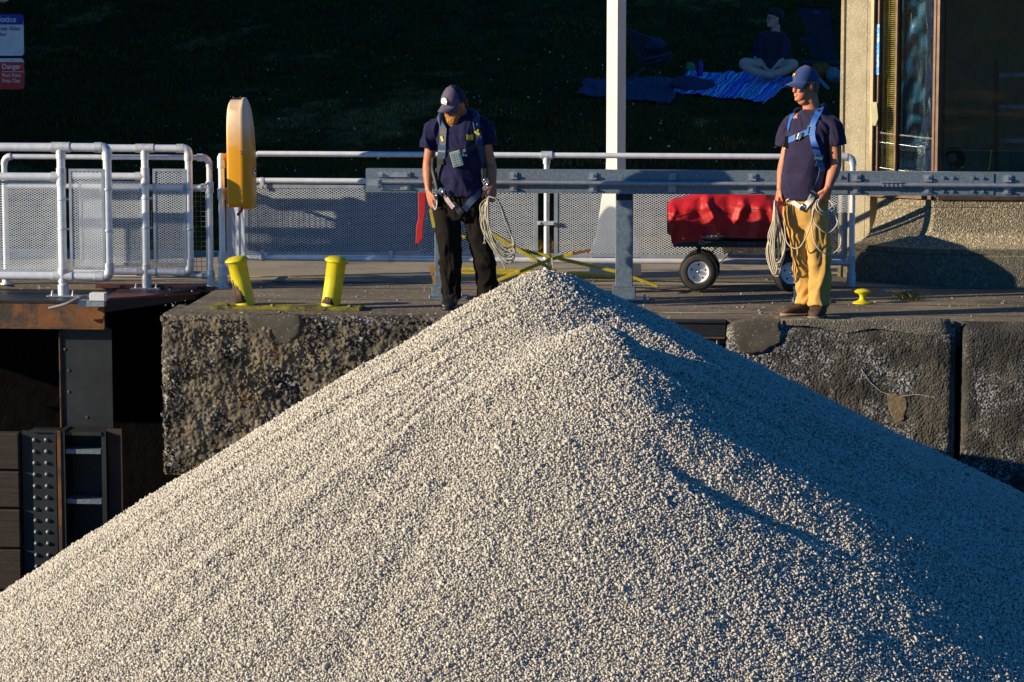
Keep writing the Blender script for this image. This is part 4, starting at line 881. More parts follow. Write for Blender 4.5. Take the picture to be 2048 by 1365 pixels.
    m = MB(); m.prism([at(U(1864), -.2, zs+.0), Vector((X(1915, 2.9), 2.9, zs)), Vector((X(1868, 2.9), 2.9, Z(1868, 285, 2.9))), at(U(1850), -.2, Z(1850, 265, 2.8))], (0, .02, 0)); o = tag(rebase(m.build('leaning_panel', mat('dusty_blue_panel', (.12, .17, .26), (.07, .1, .15), 12, .6), smooth=None)), 'blue grey panel leaning inside the window behind the corner mullion', 'panel')
    m = MB(); rect(U(1752), U(1744.5), -.025, -.029, Z(1747, 152, 2.7), Z(1747, 50, 2.7)); tag(rebase(m.build('tape_strip', 'bluetape', smooth=None)), 'torn blue and white tape on the window jamb', 'tape')
    m = MB(); m.prism([at(U(1740), -.0, Z(1740, 207, 2.7)), at(U(1752), -.0, Z(1752, 207, 2.7)), at(U(1755.5), -.0, Z(1755, 240, 2.7)), at(U(1750), -.0, Z(1750, 255, 2.7)), at(U(1745), 0, Z(1745, 254, 2.7))], nl*.003); tag(rebase(m.build('paper_flap', 'maskpaper', smooth=None)), 'pale paper flap stuck low on the window jamb', 'paper')
    # things inside the dark window
    Yi = 3.1; ld = thing('step_ladder', 'dim step ladder with metal treads inside the dark window', 'ladder', P(2020, 380, Yi))
    for px in (1992, 2075):
        m = MB(); m.bar(P(px, 400, Yi), P(px, 120, Yi), .04, .03, (1, 0, 0)); m.build('side_rail', mat('ladder_rail', (.12, .05, .04), rough=.6), ld)
    for py in (214, 281, 348, 150):
        m = MB(); a, b = P(1997, py+4, Yi), P(2072, py-4, Yi); m.box((a.x, Yi-.04, a.z), (b.x, Yi+.04, b.z)); m.build('tread', 'galv', ld)
        m = MB(); m.bar(P(1995, py+17, Yi-.03), P(2013, py+3, Yi-.03), .008, .006, (1, 0, 0)); m.build('brace', 'galv', ld)
    Yb = 2.715; ba = thing('brass_fitting', 'twisted brass hose nozzle standing on the window ledge', 'fitting', P(1981, 350, Yb)); m = MB()
    base = P(1976, 349, Yb); top = P(1983, 297, Yb); d = (top-base); pf = [(.012, 0), (.018, .03), (.013, .06)]
    for k in range(26): s_ = .07+.15*k/26; pf.append((.011+.005*abs(math.sin(k*.75)), s_))
    m.lathe(base, pf+[(.004, .225)], 14, ax=(d.normalized())); m.build('nozzle', 'brass', ba, smooth=60)
    m = MB(); b2 = P(1965, 350, Yb); m.lathe(b2, [(.012, 0), (.014, .03), (.008, .035), (.008, .05), (.012, .055), (.004, .07)], 12); m.build('valve', 'brass', ba)
    b2 = P(1924, 350, Yb); m = MB(); m.lathe(b2, [(.02, 0), (.02, .01), (.012, .015), (.012, .05), (.02, .055), (.018, .07)], 14); m.tube([b2+UPZ*.03, b2+Vector((-.13, 0, .012))], .006, 8); tag(rebase(m.build('brass_tap', 'brass')), 'short brass tap with side pipe left of the nozzle', 'fitting')
    m = MB()
    for k in range(5): 
        rr = .09-.01*k; c = P(1906, 318, 3.0)+Vector((0, .03*k, 0)); m.tube([c+Vector((rr*math.cos(a), .01*math.sin(3*a), rr*math.sin(a))) for a in np.linspace(0, 6.28, 22)[:-1]], .012, 6, closed=True)
    tag(rebase(m.build('hose_coil', 'rubber')), 'coiled dark hose inside the window', 'hose')
    m = MB(); c = P(1900, 240, 4.2); m.bar(P(1893, 300, 4.2), P(1899, 238, 4.2), .03, .02, (1, 0, 0)); m.bar(P(1901, 300, 4.2), P(1906, 236, 4.2), .02, .02, (1, 0, 0)); m.bar(P(1899, 238, 4.2), P(1985, 232, 4.2), .012, .012, (0, 1, 0)); tag(rebase(m.build('wooden_easel', mat('tan_wood', (.3, .2, .07), rough=.7))), 'thin tan wooden stand deep inside the dark room', 'stand')
building()
# ================================================================= red covered cart
def cart():
    Y = 1.84; W = .42; t = thing('garden_cart', 'four wheeled cart under a crumpled red vinyl cover beside the fence', 'cart', P(1490, 578, Y)); k = 1/247.
    zb = Z(1450, 477, Y)
    def wheel(px, py, yy):
        c = P(px, py, yy); r = .151; w_ = MB(); prof = []
        for a in np.linspace(-.5*math.pi, 1.5*math.pi, 25)[:-1]: pass
        for (rr, h) in ((.088, -.035), (.1, -.05), (.128, -.05), (.143, -.04), (r, -.022), (r, .022), (.143, .04), (.128, .05), (.1, .05), (.088, .035), (.088, -.035)):
            prof.append([c+Vector((rr*math.cos(b), h, rr*math.sin(b))) for b in np.linspace(0, 2*math.pi, 49)[:-1]])
        w_.rings(prof, cap=False)
        for i in range(48):                 # tread lugs
            b = 2*math.pi*i/48
            for s_ in (-1, 1):
                b2 = b+(.03 if s_ > 0 else -.03); p = c+Vector((r*math.cos(b2), s_*.024, r*math.sin(b2))); rad = Vector((math.cos(b2), 0, math.sin(b2))); tt = Vector((-math.sin(b2), 0, math.cos(b2)))
                w_.obox(p-rad*.001, tt*.0055, Vector((0, .02, 0)), rad*.004)
        wo = bpy.data.objects.new('wheel', None); C.objects.link(wo); wo.parent = t; ORG[wo.name] = ORG[t.name]; wo.empty_display_size = .05
        w_.build('tyre', 'rubber', wo, smooth=35)
        m = MB(); m.rings([[c+Vector((rr*math.cos(b), h, rr*math.sin(b))) for b in np.linspace(0, 2*math.pi, 41)[:-1]] for rr, h in ((.087, .03), (.09, -.034), (.084, -.036), (.08, -.014), (.07, -.006), (.045, -.006), (.03, -.012), (.012, -.014))], cap=True); rm = m.build('rim', 'rim', wo, smooth=35)
        m = MB(); 
        for i in range(5): b = 2*math.pi*i/5+.3; m.lathe(c+Vector((.058*math.cos(b), -.0075, .058*math.sin(b))), [(.008, 0), (.008, .001)], 10, axis='y')
        m.build('vent_holes', 'blacksteel', rm); m = MB(); m.lathe(c+Vector((0, -.014, 0)), [(.014, 0), (.012, -.012), (.006, -.016)], 10, axis='y'); m.build('hub', 'steel', rm)
        return c
    for px, py, yy in ((1397, 544, Y), (1583, 546, Y), (1402, 536, Y+.42), (1588, 537, Y+.42)):
        c = wheel(px, py, yy)
    m = MB(); a, b = P(1346, 494, Y), P(1606, 480, Y); m.box((a.x, Y-.02, a.z), (b.x, Y+W, zb-.02)); m.build('bed', 'blacksteel', t, bevel=.006)
    m = MB()
    for px in (1397, 1583):
        c = P(px, 544, Y); m.box((c.x-.018, Y+.06, c.z), (c.x+.018, Y+.1, zb-.06)); m.tube([(c.x, Y, c.z), (c.x, Y+W, c.z)], .012, 8); m.bar((c.x+.02, Y+.08, c.z+.05), (c.x+.14, Y+.08, zb-.08), .02, .01, (0, 1, 0))
    m.bar(P(1435, 530, Y+.1), P(1475, 495, Y+.1), .006, .006, (0, 1, 0)); m.build('undercarriage', 'blacksteel', t)
    # vinyl cover: section from lower front hem, up, over the top and down the back
    xs = np.linspace(1334, 1606, 110); tops = [(1334, 412), (1345, 405), (1365, 402), (1400, 391), (1412, 388), (1450, 388), (1480, 388.5), (1530, 390), (1548, 399), (1575, 397), (1606, 402)]
    hem = [(1334, 468), (1341, 468), (1343, 487), (1346, 489), (1370, 485), (1404, 481), (1415, 472), (1442, 471), (1455, 476), (1500, 477), (1530, 477), (1606, 480)]
    def itp(tb, x): return float(np.interp(x, [a for a, _ in tb], [b for _, b in tb]))
    ridges = [([(1417, 386), (1414, 408), (1421, 420), (1432, 445), (1440, 475)], 8, .05), ([(1486, 400), (1488, 412), (1480, 425), (1476, 440)], 8, .035), ([(1340, 405), (1350, 420), (1343, 440), (1349, 455), (1341, 480)], 5, .02), ([(1350, 425), (1372, 455), (1405, 478)], 12, .025),
              ([(1518, 415), (1521, 440), (1512, 475)], 12, .03), ([(1542, 415), (1552, 445), (1548, 475)], 9, .03), ([(1440, 415), (1405, 430), (1380, 420)], 7, -.012), ([(1455, 400), (1460, 440), (1455, 475)], 12, -.025), ([(1400, 400), (1398, 430), (1412, 470)], 11, -.025), ([(1380, 405), (1374, 425)], 9, .01), ([(1575, 400), (1580, 475)], 9, .02)]
    def fold(px, py):
        v = 0
        for pl, w_, amp in ridges:
            best = 1e9
            for (ax, ay), (bx, by) in zip(pl, pl[1:]):
                tt = max(0, min(1, ((px-ax)*(bx-ax)+(py-ay)*(by-ay))/((bx-ax)**2+(by-ay)**2))); best = min(best, math.hypot(px-ax-tt*(bx-ax), py-ay-tt*(by-ay)))
            v += amp*math.exp(-(best/w_)**2) if amp < 0 else amp*max(0, 1-best/(w_*1.5))
        return v+.006*noise.noise(Vector((px*.06, py*.09, 1)))+.0025*noise.noise(Vector((px*.2, py*.25, 1)))
    m = MB(); nv = 34; ny = 12
    for x in xs:
        tp, hm = itp(tops, x), itp(hem, x); seam = tp+(hm-tp)*.34; col = []
        for j in range(nv+1):
            s_ = j/nv; py = hm+(tp-hm)*s_; back = .0 if py > seam else ((seam-py)/(seam-tp))**1.6*.1
            p = P(x, py, Y-.03+back); p.y -= .85*fold(x, py)*(1 if s_ < .93 else .4); col.append(p)
        zt_ = col[-1].z
        for j in range(1, ny+1): col.append(Vector((col[nv].x, Y+.07+(W-.08)*j/ny, zt_+.02*math.sin(math.pi*j/ny)+.008*noise.noise(Vector((x*.05, j*.5, 3))))))
        for j in range(1, 7): col.append(Vector((col[nv].x, Y+W+.01, zt_-(zt_-col[0].z)*j/6)))
        m.v += [tuple(c) for c in col]
    n = nv+1+ny+6
    for i in range(len(xs)-1):
        for j in range(n-1): m.f.append((i*n+j, (i+1)*n+j, (i+1)*n+j+1, i*n+j+1)); m.mi.append(0)
    k0 = 0
    for e in (0, len(xs)-1): m.f.append(tuple(e*n+j for j in (range(n) if e else reversed(range(n))))); m.mi.append(0)
    cv = m.build('cover', 'red', t, smooth=180, fix=False)
    o = m = MB()
    def onf(px, py, off=.004): 
        tp, hm = itp(tops, px), itp(hem, px); seam = tp+(hm-tp)*.34; back = 0 if py > seam else ((seam-py)/(seam-tp))**1.6*.1
        p = P(px, py, Y-.03+back); p.y -= fold(px, py)+off; return p
    m = MB(); m.tube([onf(px, itp(tops, px)+(itp(hem, px)-itp(tops, px))*.34, .001) for px in np.linspace(1340, 1600, 90)], .0022, 5); m.tube([onf(1495, py, .001) for py in np.linspace(422, 452, 12)], .002, 5); m.build('seam', mat('dark_red_seam', (.25, .01, .012), rough=.6), cv)
    m = MB()
    for px, py in ((1367, 477), (1437, 467)): q = onf(px, py, .003); m.lathe(q, [(.011, 0), (.011, -.002), (.007, -.004), (.006, -.001)], 12, axis='y')
    m.build('grommet', 'brass', cv)
    m = MB(); m.tube(cr([P(1402, 472, Y-.05), P(1404, 475, Y-.06), P(1410, 475, Y-.06), P(1422, 476, Y-.06), P(1421, 472, Y-.06)], 4), .003, 6)
    m.tube(cr([P(1420, 486, Y-.04), P(1412, 485, Y-.045), P(1402, 482, Y-.045), P(1399, 485, Y-.045), P(1401, 488, Y-.045), P(1408, 488, Y-.045), P(1416, 485, Y-.045), P(1424, 484, Y-.045)], 5), .0028, 6); m.build('hitch_pins', 'steel', t)
    text('lettering', 'GORILLA', mat('pale_blue_print', (.12, .22, .33), rough=.5), t, 1484, 489.3, Y-.021, 3.6, .001, 1.3, .0)
    m = MB(); c = P(1479, 487.5, Y-.024); m.lathe(c, [(.012, 0), (.012, -.002), (.006, -.002), (.006, -.001)], 14, axis='y'); m.build('round_mark', 'signblue', t)
cart()
# ================================================================= yellow folded barricade, red strip, bits
def barricade():
    Y = 1.62; t = thing('folded_barricade', 'collapsed yellow bar barricade lying crossed against the fence foot', 'barricade', P(1100, 570, Y))
    for (a, b, dy, w_, nm) in (((905, 420), (1113, 545), .0, .026, 'bar'), ((905, 469), (1040, 500), .06, .024, 'bar'), ((1040, 500), (1240, 545), .06, .026, 'bar'), ((1240, 545), (1315, 573), .06, .024, 'bar'), ((996, 561), (1100, 520), -.05, .026, 'bar'), ((1100, 520), (1147, 507), -.05, .026, 'bar'), ((915, 537), (1232, 552), .1, .024, 'bar'), ((915, 546), (1180, 548), .03, .02, 'bar')):
        m = MB(); m.bar(P(*a, Y+dy), P(*b, Y+dy), w_, .034, (0, 0, 1)); m.build(nm, 'yellowbar', t, bevel=.003)
    m = MB(); m.bar(P(1145, 508, Y-.05), P(1180, 501, Y-.05), .022, .03, (0, 0, 1)); m.build('rusty_end', 'rust', t)
    m = MB(); 
    for k in range(4): m.tube(cr([P(1098+k, 509, Y-.09), P(1103+k*.8, 522, Y-.1), P(1105, 538+k*2, Y-.09), P(1100+k, 530, Y-.08)], 5), .004, 6)
    m.build('tie_cord', 'rope', t)
    m = MB(); m.bar(P(861, 420, 1.5), P(868, 456, 1.5), .024, .006, (1, 0, 0)); m.tube([P(866, 380, 1.5), P(861, 421, 1.5)], .004, 6); tag(rebase(m.build('yellow_strap', 'yellowbar')), 'short yellow strap hanging beside the bearded man knee', 'strap')
    m = MB(); Yr = 1.5; pts = [(836, 384), (851, 384), (851, 420), (847, 445), (845, 480), (841, 481), (838, 489), (833, 492), (831, 488), (833, 450), (837, 438)]
    m.prism([P(x, y, Yr) for x, y in pts], (0, .03, 0)); o = tag(rebase(m.build('red_strap', 'redplastic', bevel=.004)), 'stiff red strip hanging below the guard rail beside the bearded man', 'strap')
    m = MB(); m.tube(cr([P(832, 487, Yr), P(831, 495, Yr), P(828, 501, Yr)], 4), .006, 6); tag(rebase(m.build('frayed_cord', 'blacksteel')), 'black cord end below the red strip', 'cord')
    m = MB(); c = P(862, 560, 1.15); m.prism([P(858, 535, 1.18), P(866, 528, 1.16), P(872, 540, 1.2), P(866, 548, 1.18), P(872, 560, 1.16), P(868, 575, 1.17), P(864, 556, 1.18)], (0, .004, 0)); tag(rebase(m.build('dry_leaf', mat('dry_leaf', (.3, .15, .05), rough=.8))), 'curled brown dry leaf caught behind the bearded man boot', 'leaf')
barricade()
def weed():
    rg = random.Random(4); t = thing('weed', 'scruffy green weed growing from the deck right of the mooring button', 'weed', G(1815, 600)); m = MB(); md = MB()
    for i in range(150):
        px = rg.gauss(1818, 13); p = G(px, rg.uniform(592, 605)); h = rg.uniform(.02, .085)*(1 if px < 1830 else .6); d = Vector((rg.uniform(-.8, .8), rg.uniform(-.6, .3), 1)).normalized(); s_ = d.orthogonal().normalized()*rg.uniform(.002, .006)
        q = p+d*h+Vector((rg.uniform(-.02, .02), 0, 0)); mid = p+d*h*.5; m.add([p-s_*.4, p+s_*.4, mid+s_, q, mid-s_], [(0, 1, 2, 3, 4)])
    for i in range(14):
        p = G(1812+rg.uniform(-6, 4), 595+rg.uniform(-3, 3)); q = p+Vector((-rg.uniform(.06, .17), -.01, rg.uniform(.03, .08))); md.tube([p, (p+q)/2+UPZ*.012, q], [.002, .0025, .001], 4)
    m.build('leaves', 'weed', t, smooth=None); md.build('dry_stalks', 'weeddry', t)
    m = MB(); pr = [G(1768, 579, .01), G(1776, 583, .012), G(1800, 582, .014), G(1824, 581, .02)]; 
    for a, b in zip(pr, pr[1:]): m.bar(a, b, .018, .003, (0, 1, .3))
    tag(rebase(m.build('plastic_scrap', mat('pale_plastic', (.45, .5, .55), rough=.5))), 'pale plastic scrap lying at the foot of the dark building base', 'litter')
weed()
# ================================================================= woods added unseen, only to shade the hill
def shade_woods():
    rg = np.random.default_rng(5); m = MB(); r2 = random.Random(2); trunks = []
    for i in range(20):
        y = 4.3+i*1.9; x = -9.2-y*.16-(i % 2)*3.0-r2.uniform(0, .8)+r2.uniform(-.4, .4); trunks.append((x, y, r2.uniform(9, 13)))
    n = 15000; V = []
    pts = []
    for (x, y, h) in trunks:
        k = 2300; zz = rg.uniform(.2, h, k); rad = (1.0+1.5*np.sin(np.clip(zz/h, 0, 1)*math.pi)**.6)*(1-.35*zz/h)*np.sqrt(rg.uniform(.05, 1, k)); a = rg.uniform(0, 6.283, k)
        pts.append(np.stack([x+rad*np.cos(a), y+rad*np.sin(a)*1.15, zz+hill_z(x, y)], 1))
    pts = np.concatenate(pts); n = len(pts); d1 = rg.normal(size=(n, 3)); d1 /= np.linalg.norm(d1, axis=1)[:, None]; d2 = rg.normal(size=(n, 3)); d2 -= d1*(d1*d2).sum(1)[:, None]; d2 /= np.linalg.norm(d2, axis=1)[:, None]
    s_ = rg.uniform(.3, .55, n)[:, None]; Vq = np.stack([pts-d1*s_, pts+d2*s_*.6, pts+d1*s_, pts-d2*s_*.6], 1).reshape(-1, 3)
    idx = np.arange(n)*4; Fq = np.concatenate([np.stack([idx, idx+1, idx+2], 1), np.stack([idx, idx+2, idx+3], 1)])
    o = put('shade_woods', np_mesh('shade_woods', Vq, Fq), 'leaf'); tag(o, 'dense row of dark trees out of view at left, added to shade the grass hill', 'shade_woods', kind='stuff')
shade_woods()
def grass():
    rg = np.random.default_rng(9); n = 60000; u = rg.uniform(0, 1, n); y = 5.1+(rg.uniform(0, 1, n)**1.3)*24; x = (rg.uniform(-1, 1, n))*(5.6+(y-5)*.2)+1.5-(y-5)*.0
    x = (rg.uniform(-.56, .56, n))*(22+y)*.37-.0+CAM.x-(y+22)*math.tan(YAW)*1.0
    z = np.array([hill_z(a, b) for a, b in zip(x, y)]); h = rg.uniform(.025, .06, n); an = rg.uniform(0, 6.283, n); wv = .006+.001*(y-5)
    dx, dy = np.cos(an)*wv, np.sin(an)*wv; lx, ly = rg.normal(0, .02, n), rg.normal(0, .02, n)
    V = np.stack([np.stack([x-dx, y-dy, z-.01], 1), np.stack([x+dx, y+dy, z-.01], 1), np.stack([x+lx, y+ly, z+h], 1)], 1).reshape(-1, 3)
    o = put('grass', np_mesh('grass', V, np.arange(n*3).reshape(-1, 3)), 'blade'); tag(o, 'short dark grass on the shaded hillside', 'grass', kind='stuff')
    # clover heads
    k = 260; xx = rg.uniform(-5, 3.2, k); yy = rg.uniform(6, 18, k); pts = np.stack([xx, yy, np.array([hill_z(a, b) for a, b in zip(xx, yy)])+.05], 1); V_, F_, n_ = stones(pts, .009, 4)
    o = put('clover_flowers', np_mesh('clover', V_, F_), 'signwhite'); tag(o, 'tiny pale clover heads dotted in the dark grass', 'flowers', kind='stuff')
grass()
# ================================================================= people
def fr(f, up=Vector((0, 0, 1))):
    f = Vector(f).normalized(); l = f.cross(up).normalized(); u = l.cross(f).normalized(); return l, f, u      # lateral (to the person's right), forward, up
def sring(c, A, B, a, b, n=28, e=2.3, boff=0):
    out = []
    for k in range(n):
        t = 2*math.pi*k/n; ct, st = math.cos(t), math.sin(t)
        out.append(c+A*(a*math.copysign(abs(ct)**(2/e), ct))+B*(b*math.copysign(abs(st)**(2/e), st)+boff))
    return out
HEAD = [(0.000, .018, .070, -.035), (.008, .032, .082, -.012), (.026, .046, .086, .018), (.045, .055, .085, .045), (.068, .062, .084, .070), (.090, .067, .083, .086), (.115, .072, .079, .094), (.140, .075, .087, .098), (.165, .076, .086, .100), (.190, .072, .075, .094), (.210, .060, .055, .078), (.225, .042, .032, .052), (.235, .012, .008, .015)]
def head(mb, O, fv, upv, s=1.0, ears=True):
    l, f, u = fr(fv, upv)
    pt = lambda a, b, c: O+l*(a*s)+f*(b*s)+u*(c*s)
    mb.rings([sring(pt(0, (ff-bb)/2, z), l, f, w_*s, (ff+bb)/2*s, 28, 2.35) for z, w_, ff, bb in HEAD])
    mb.rings([sring(pt(0, y, z), l, u, w_*s, h*s, 10, 2) for y, z, w_, h in ((.072, .128, .008, .008), (.088, .112, .010, .010), (.100, .095, .013, .012), (.108, .085, .015, .011), (.098, .078, .016, .009), (.08, .075, .014, .008))])   # nose
    for sx in (-1, 1):
        if ears: mb.ell(pt(sx*.079, -.008, .105), .012*s, .02*s, .032*s, Matrix((l, f, u)).transposed(), 10, 7)
        mb.ell(pt(sx*.034, .074, .088), .022*s, .014*s, .018*s, Matrix((l, f, u)).transposed(), 10, 7)      # cheek
        mb.ell(pt(sx*.031, .079, .136), .024*s, .010*s, .009*s, Matrix((l, f, u)).transposed(), 10, 6)      # brow
    mm = Matrix((l, f, u)).transposed()
    mb.ell(pt(0, .086, .058), .024*s, .009*s, .006*s, mm, 10, 6); mb.ell(pt(0, .086, .046), .021*s, .010*s, .0065*s, mm, 10, 6); mb.ell(pt(0, .080, .018), .022*s, .012*s, .014*s, mm, 10, 6)
    return pt
def eyes(pt, s, parent, l):
    m = MB(); [m.ell(pt(sx*.031, .078, .115), .0125*s, .008*s, .0085*s) for sx in (-1, 1)]; e = m.build('eyes', 'signwhite', parent, smooth=180)
    m = MB(); [m.ell(pt(sx*.031, .0845, .115), .005*s, .004*s, .005*s) for sx in (-1, 1)]; m.build('pupils', 'blacksteel', e, smooth=180)
def hand(mb, W, d, n, th, curl=(.35, .6, .5), s=1.0, spread=.0, tcurl=.4):
    """W wrist, d hand direction, n palm normal, th thumb side; four fingers of different lengths and a thumb from the side of the palm"""
    d = Vector(d).normalized(); n = (Vector(n)-d*Vector(n).dot(d)).normalized(); th_ = Vector(th); t = (th_-d*th_.dot(d)-n*th_.dot(n)).normalized()
    mb.rings([sring(W+d*(x*s)+n*(o*s), t, n, a*s, b*s, 16, 2.4) for x, a, b, o in ((-.02, .027, .021, 0), (0, .029, .02, 0), (.02, .034, .019, .001), (.05, .041, .017, .004), (.08, .042, .014, .006), (.096, .038, .010, .008))])
    for k, (off, L, r) in enumerate(((.031, .072, .0088), (.0105, .080, .0092), (-.0105, .074, .0088), (-.031, .060, .0078))):
        p = W+d*(.078*s)+t*(off*s)+n*(.007*s); dd = (d+t*(off*spread)).normalized(); pts = [p, p+dd*(.018*s)]; c = 0; q = pts[-1]; rr = [r*s, r*s]
        for j, (fr_, cu) in enumerate(zip((.42, .32, .26), curl)):
            c += cu*(1+.08*k); v = dd*math.cos(c)+n*math.sin(c); q = q+v*(L*fr_*s*1.15); pts.append(q); rr.append(r*s*(1-.08*(j+1)))
        mb.tube(cr(pts, 3), crs(rr, 3), 10)
    p = W+d*(.022*s)+t*(.026*s); v1 = (d*.75+t*.6+n*.25).normalized(); p1 = p+v1*(.04*s); v2 = (d+n*tcurl+t*.1).normalized(); p2 = p1+v2*(.032*s); v3 = (d+n*(tcurl*1.8)-t*.15).normalized(); p3 = p2+v3*(.026*s)
    mb.tube(cr([p, p1, p2, p3], 3), crs([.014*s, .0115*s, .0098*s, .0082*s], 3), 10)
def arm(mb, S, E, W, s=1.0):
    pts = cr([S, S.lerp(E, .5), E, E.lerp(W, .35), W], 5); rr = crs([.042*s, .046*s, .039*s, .042*s, .026*s], 5); mb.tube(pts, rr, 18)
def foldf(sx, sz, amp, seed=0, hz=None):
    def f(p, n):
        wv = noise.noise(p*3+Vector((seed, 1, 2))); q = Vector((p.x*sx+p.y*sx*.6+wv*1.5, p.y*sx*.5, p.z*sz+p.x*3.0+wv)); a = noise.noise(q+Vector((seed, 0, 0))); b = noise.noise(q*2.3+Vector((0, seed, 3))); c = noise.noise(Vector((p.x*5, p.y*5, p.z*16))+Vector((3, 3, seed)))
        v = (.5-abs(a)*2.6)*amp*1.2+(.35-abs(b)*1.8)*amp*.9+max(0, c-.1)*amp*1.6
        if hz:
            for z, w_, am, fq in hz: v += am*math.exp(-((p.z-z)/w_)**2)*(math.sin((p.z+p.x*.5+.04*noise.noise(Vector((p.x*9, p.y*9, p.z*5))))*fq)*.7+noise.noise(Vector((p.x*12, p.y*12, p.z*30))))
        return v
    return f
def cap(parent, pt, l, f, u, mc, mbr, frontm=None, brimlen=.075, s=1.0, tall=0.0, droop=.012, brimdown=.25):
    CR = [(.138, .082, .094, .106), (.150, .083, .096, .107), (.170, .083, .095+tall*.4, .106), (.195, .078, .086+tall*.6, .099), (.217+tall*.3, .064, .066+tall*.4, .080), (.236+tall*.6, .044, .042+tall*.2, .054), (.246+tall*.8, .022, .02, .026), (.250+tall*.85, .006, .006, .008)]
    m = MB(); m.rings([sring(pt(0, (ff-bb)/2, z), l, f, w_*s, (ff+bb)/2*s, 36, 2.15) for z, w_, ff, bb in CR])
    me = m.mesh(); bm = bmesh.new(); bm.from_mesh(me); bmesh.ops.recalc_face_normals(bm, faces=bm.faces)
    if frontm:
        for fc in bm.faces:
            c = fc.calc_center_median()-pt(0, 0, 0)
            if c.dot(f) < .01*s: fc.material_index = 1
    bm.to_mesh(me); bm.free(); crn = put('cap', me, [mc, frontm] if frontm else mc, parent, 180)
    m = MB(); m.ell(pt(0, -.002, .252+tall*.85), .007, .007, .004, Matrix((l, f, u)).transposed(), 8, 5); m.build('button', mc, crn, smooth=180)
    # brim: curved plate with thickness
    m = MB(); nu, nv = 22, 8; top = []; 
    for lay in (0, 1):
        for j in range(nv+1):
            v = j/nv
            for i in range(nu+1):
                a = (i/nu-.5)*2.15; x = .080*math.sin(a*.93)/math.sin(1.0)*(1-.02*v); y0 = .095*math.cos(a*.72) if abs(a) < 2 else 0
                y0 = .096*math.sqrt(max(0, 1-(x/.086)**2)); ln = brimlen*math.sqrt(max(0, 1-(x/.0865)**2)**.9+.0001); y = y0-.006+ln*v
                z = .145-brimdown*ln*v-(.05*(x/.08)**2+droop)*v*1.0-(.003 if lay else 0)
                m.v.append(tuple(pt(x, y, z)))
    n1 = (nu+1)*(nv+1)
    for lay in (0, 1):
        for j in range(nv):
            for i in range(nu):
                k = lay*n1+j*(nu+1)+i; m.f.append((k, k+1, k+nu+2, k+nu+1)); m.mi.append(0)
    ring = [i for i in range(nu+1)]+[j*(nu+1)+nu for j in range(1, nv+1)]+[nv*(nu+1)+i for i in range(nu-1, -1, -1)]+[j*(nu+1) for j in range(nv-1, 0, -1)]
    for a, b in zip(ring, ring[1:]+ring[:1]): m.f.append((a, b, b+n1, a+n1)); m.mi.append(0)
    m.build('brim', mbr, crn, smooth=50)
    def surf(a, z):                      # point on the crown front at side angle a and height z
        for i in range(len(CR)-1):
            if CR[i][0] <= z <= CR[i+1][0]:
                k = (z-CR[i][0])/(CR[i+1][0]-CR[i][0]); w_, ff, bb = [CR[i][q]*(1-k)+CR[i+1][q]*k for q in (1, 2, 3)]; c = (ff-bb)/2; r = (ff+bb)/2
                return pt(w_*math.sin(a)*1.015, c+r*math.cos(a)*1.015, z)
    return crn, surf
def onto(bv, px, py, off=.003, fb=None):
    d = ray(px, py).normalized(); h, n, i, _ = bv.ray_cast(CAM, d)
    if h is None: return None, None
    if n.dot(d) > 0: n = -n
    return h+n*off, n
def strap(bv, px, w_, m, name, parent, off=.004, th=.003, tail=None):
    pts = []; dense = []
    for (a, b), (c, d) in zip(px, px[1:]):
        n_ = max(2, int(math.hypot(c-a, d-b)/2.5)); dense += [(a+(c-a)*k/n_, b+(d-b)*k/n_) for k in range(n_)]
    dense.append(px[-1]); hits = []
    for q in dense:
        h, n_ = onto(bv, *q, off)
        if h is not None: hits.append((h, n_))
        elif hits: 
            hh = P(q[0], q[1], hits[-1][0].y); hits.append((hh, hits[-1][1]))
    if len(hits) < 2: print('strap miss', name, px); return None
    H = [h for h, _ in hits]; N = [n_ for _, n_ in hits]
    for _ in range(3):
        H = [H[0]]+[(H[i-1]+H[i]*2+H[i+1])/4 for i in range(1, len(H)-1)]+[H[-1]]; N = [N[0]]+[(N[i-1]+N[i]+N[i+1]).normalized() for i in range(1, len(N)-1)]+[N[-1]]
    if tail:
        for v in tail: H.append(H[-1]+Vector(v)); N.append((N[-1]+Vector((0, 0, .8))).normalized())
    mb = MB(); rs = []
    for i, (h, n_) in enumerate(zip(H, N)):
        T = (H[min(i+1, len(H)-1)]-H[max(i-1, 0)]).normalized(); sd = T.cross(n_).normalized(); nn = sd.cross(T).normalized()
        if nn.dot(n_) < 0: nn = -nn
        rs.append([h-sd*w_/2-nn*.004, h+sd*w_/2-nn*.004, h+sd*w_/2+nn*th, h-sd*w_/2+nn*th])
    mb.rings(rs); return mb.build(name, m, parent, smooth=50)
def buckle(bv, px, py, hw, hh, ang, m, name, parent, th=.006, off=.006, frame=False, bevel=.0015):
    h, n = onto(bv, px, py, off)
    if h is None: print('buckle miss', name, px, py); return None
    n = (n+Vector((0, -1, 0))).normalized(); a = (RT-n*RT.dot(n)).normalized(); b = n.cross(a); b = b if b.z > 0 else -b; ca, sa = math.cos(ang), math.sin(ang); A, B = a*ca+b*sa, b*ca-a*sa; k = 1/266.
    mb = MB()
    if frame:
        t_ = .004; [mb.obox(h+B*(s_*hh*k), A*(hw*k+t_), B*t_, n*th*.6) for s_ in (-1, 1)]; [mb.obox(h+A*(s_*hw*k), A*t_, B*(hh*k-t_), n*th*.6) for s_ in (-1, 1)]; bevel = 0
    else: mb.obox(h, A*hw*k, B*hh*k, n*th)
    o = mb.build(name, m, parent, smooth=40, bevel=bevel); return h, n, A, B
